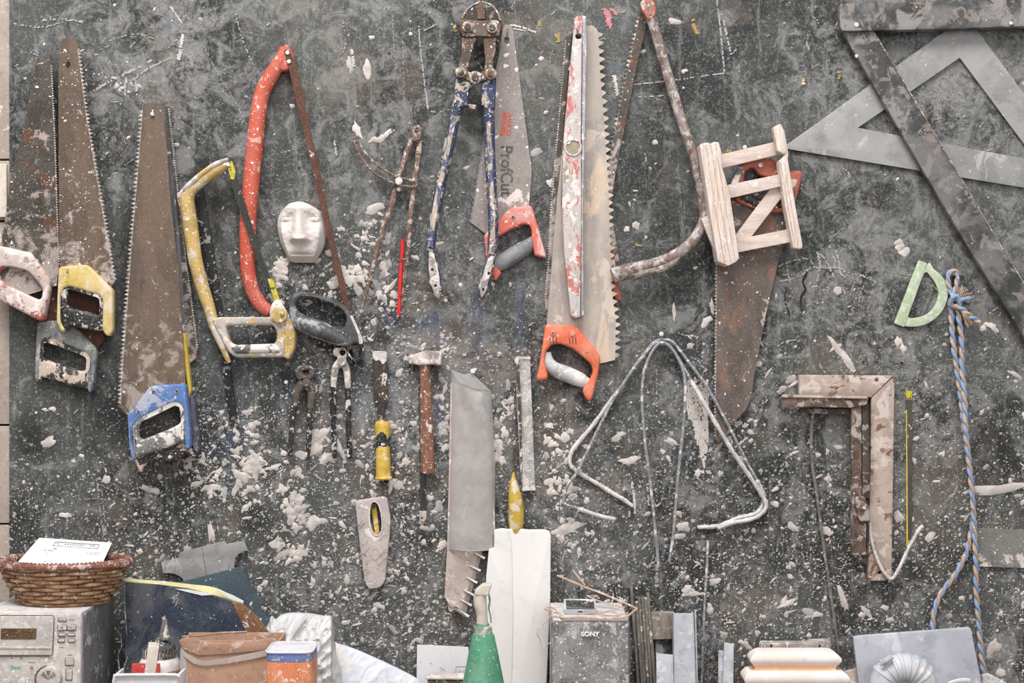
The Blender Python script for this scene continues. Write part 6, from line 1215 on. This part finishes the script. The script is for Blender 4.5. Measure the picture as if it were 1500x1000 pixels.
# rods
RR = [(924,848,935,30),(932,880,940.7,38),(936,874.6,944.5,30),(941,873.5,949.5,36),(945.5,874.6,954,30),(949,867,959.4,36)]
ords = ['first', 'second', 'third', 'fourth', 'fifth', 'sixth']
for (x0, y0, x1, d), od in zip(RR, ords):
    o = rod('steel_rod', [(x0, y0, 8, 2.4), ((x0+x1)/2, (y0+1000)/2, 8+(d-8)*.35, 2.4), (x1, 1000, d*.7, 2.4), (x1+2.6, 1090, d, 2.4)], M['rod_brown'], None, n=8, sm=1); tag(o, f'{od} grey rod from the left in the bundle beside the loudspeaker'+(', the tallest' if od == 'first' else ''), 'rod', 'rods beside the loudspeaker')
o = plate('wood_block', rnd([(954,897),(986,897),(984.5,936),(957,936.5)],1), 3, 16, M['old_wood'], None, bev=.8); tag(o, 'weathered brown wood block behind the aluminium channel', 'block')
o = plate('wood_post', rnd([(960,936),(984,936),(984,1100),(962,1100)],1), 2, 10, M['steel_black'], None, bev=.8); tag(o, 'dark board standing under the weathered wood block', 'board')
t = thing('aluminium_channel', 'tall pale aluminium channel right of the rod bundle', 'channel', base(1003, 40))
plate('web', rnd([(987.5,898),(1016,898),(1022,1100),(988,1100)],.6), 40, 42, M['aluminium'], t, bev=.4)
for x0, x1 in ((987.5,988),(1015,1021)): mb = MB(); p, q = V(x0, 898, 42), V(x1, 1100, 42); mb.tube([Vector((q.x, -.034, BZ)), Vector((p.x, -.034, p.z))], .0008, rect=.008); mb.build('flange', M['aluminium'], t)
plate('flange_strip', rnd([(1017.5,893),(1019.5,893),(1025,1100),(1022,1100)],.5), 30, 34, M['aluminium'], t)
o = plate('aluminium_strip', rnd([(961,954),(963,957),(986,959),(988,1100),(963,1100)],.6), 44, 47, M['aluminium'], None, bev=.4); tag(o, 'short bright metal offcut left of the aluminium channel', 'metal strip')
o = rod('thin_tube', [(1037,791,4,2),(1035.5,830,4,2),(1033,868,5,2),(1030,938,8,2),(1027.6,1000,16,2),(1025,1095,30,2)], M['wire'], None, sm=2); tag(o, 'slim grey metal tube leaning on the board above the wire tangle', 'tube')
mb = MB(); rg = random.Random(21)
for _ in range(95):
    x, y = rg.uniform(1030, 1052), rg.uniform(915, 1040); a = rg.uniform(0, 6.28); P = []; l_ = rg.uniform(6, 15)
    for k in range(6): P.append((x, y, rg.uniform(4, 30), .28)); a += rg.uniform(-1.1, 1.1); x += math.cos(a)*l_*.5; y += math.sin(a)*l_*.5; x = min(1062, max(1024, x)); y = min(1090, max(893, y))
    tubepx(mb, P, 4, 3)
for k in range(14): x = rg.uniform(1034, 1048); tubepx(mb, [(x-4, 960, 12, .3), (x+2, 930, 10, .3), (x+rg.uniform(0, 12), rg.uniform(893, 912), 6, .25)], 4, 3)
for k in range(12): x = rg.uniform(1028, 1054); tubepx(mb, [(x, 1000, 16, .3), (x+2, 1060, 14, .3), (x+rg.uniform(-5, 5), 1112, 14, .3)], 4, 3)
o = mb.build('wire_tangle', M['wire'], None, kind='stuff'); tag(o, 'tangle of fine grey wire at the foot of the slim tube', 'wire', kind='stuff')
o = plate('aluminium_strip', rnd([(1052.5,952),(1060,952.5),(1062,1100),(1051,1100)],.6), 20, 22, M['aluminium'], None, bev=.4); tag(o, 'shorter of the two narrow metal strips left of the white moulding', 'metal strip')
o = plate('aluminium_strip', rnd([(1061,942),(1064,941),(1075,943.5),(1073,1100),(1056,1100)],.6), 24, 27, M['aluminium'], None, bev=.4); tag(o, 'taller of the two narrow metal strips left of the white moulding', 'metal strip')
# moulding
o = plate('plaster_block', [rnd([(1115,943),(1118,942),(1185,942),(1190,939),(1217,938.5),(1218,1000),(1215,1110),(1116,1110)],1.5), circ(1130,946.5,1.6,2.2,n=8), circ(1201,946.5,1.4,2.4,n=8)], 10, 30, M['block_grey'], None, bev=1); tag(o, 'rough grey plaster block behind the white moulding', 'block')
t = thing('plaster_moulding', 'white stepped plaster moulding with rounded edges and orange stains', 'moulding', base(1166, 45))
d_c = 92; hw = lambda x: (x)*S*K(120)
c = V(1165.5, 0, 60); c.y = -.045
prof_m = [(954.5,52,'w'),(956,57,'w'),(960,63,'w'),(964,66.5,'w'),(968,67,'w'),(971,65,'w'),(975,61.5,'w'),(979,59.5,'o'),(981.5,60,'o'),(982,66,'w'),(983,69,'w'),(986,73,'w'),(990,76.5,'w'),(994,77,'w'),(998,75,'w'),(1003,71,'w'),(1010,70,'w'),(1110,74,'w')]
def ring(py, half): z = CZ-(py-500)*S*K(62); h = half*S*K(62); dh = .008+(h-.052)*.8; return [(c.x-h, c.y-dh, z), (c.x+h, c.y-dh, z), (c.x+h, c.y+.011, z), (c.x-h, c.y+.011, z)]
def sweep(a, b, name, m):
    mb = MB(); vs_ = []; fs = []; rows_ = prof_m[a:b+1]
    for py, h, _ in rows_: vs_ += ring(py, h)
    n = len(rows_)
    for i in range(n-1):
        for j in range(4): p = i*4+j; q = i*4+(j+1) % 4; fs.append((p, q, q+4, p+4))
    fs.append((3, 2, 1, 0)); k = (n-1)*4; fs.append((k, k+1, k+2, k+3)); mb.add(vs_, fs)
    me = mb.build(name, M[m], t, smooth=50); return me
sweep(0, 6, 'upper_roll', 'moulding'); sweep(6, 9, 'cove', 'moulding_orange'); sweep(9, 17, 'lower_roll', 'moulding')
# grey sheet with hose
o = plate('grey_sheet', rnd([(1250.5,933),(1262,931),(1420,919),(1422.5,921),(1437.5,997),(1455,1090),(1268,1090),(1258,998)],2), 56, 64, M['sheet_grey'], None, bev=1); tag(o, 'lavender grey flat panel tilted at the bottom right, below the rope', 'panel')
o = plate('beige_board', rnd([(1234,985),(1246,981),(1262,979),(1262,1100),(1236,1100)],1), 44, 50, M['card_pink'], None, bev=.8); tag(o, 'beige board edge between the moulding and the grey panel', 'board')
t = thing('ribbed_hose', 'pale ribbed plastic hose curling in front of the grey panel', 'hose', base(1325, 110))
arc = [];  
for i in range(57):
    u = i/56; a = 2.55-u*2.0; x = 1325+math.cos(a)*30*1.15-2; y = 1012-math.sin(a)*36; arc.append((x, y, 100, (20.5 if i % 7 in (2, 3, 4) else 18.8)))
x0, y0 = arc[0][:2]; x9, y9 = arc[-1][:2]
arc = [(x0-3, 1110, 104, 19), (x0-1, 1050, 102, 19)]+arc+[(x9+1, 1050, 102, 19), (x9+3, 1110, 104, 19)]
rod('hose', arc, M['hose'], t, n=24, sm=1)
rod('hose_lug', [(1289,974,116,2),(1298,967,118,5),(1307,962,116,3)], M['sheet_grey'], t)
o = rod('spoon', [(1386,1004,100,2),(1394,999,101,2.6),(1408,996,101,3),(1419,996.5,100,3),(1421,1001,99,1.5),(1420,1040,95,1.5),(1420,1118,90,1.5)], M['tin_white'], None, flat=.7); tag(o, 'pale curved rim poking up right of the ribbed hose', 'rim')
o = plate('white_offcut', rnd([(1439,989),(1448,986),(1475,1000),(1490,1020),(1492,1100),(1442,1100)],2), 30, 38, M['coat'], None, bev=1.5); tag(o, 'white offcut corner right of the grey panel, under the rope end', 'offcut')
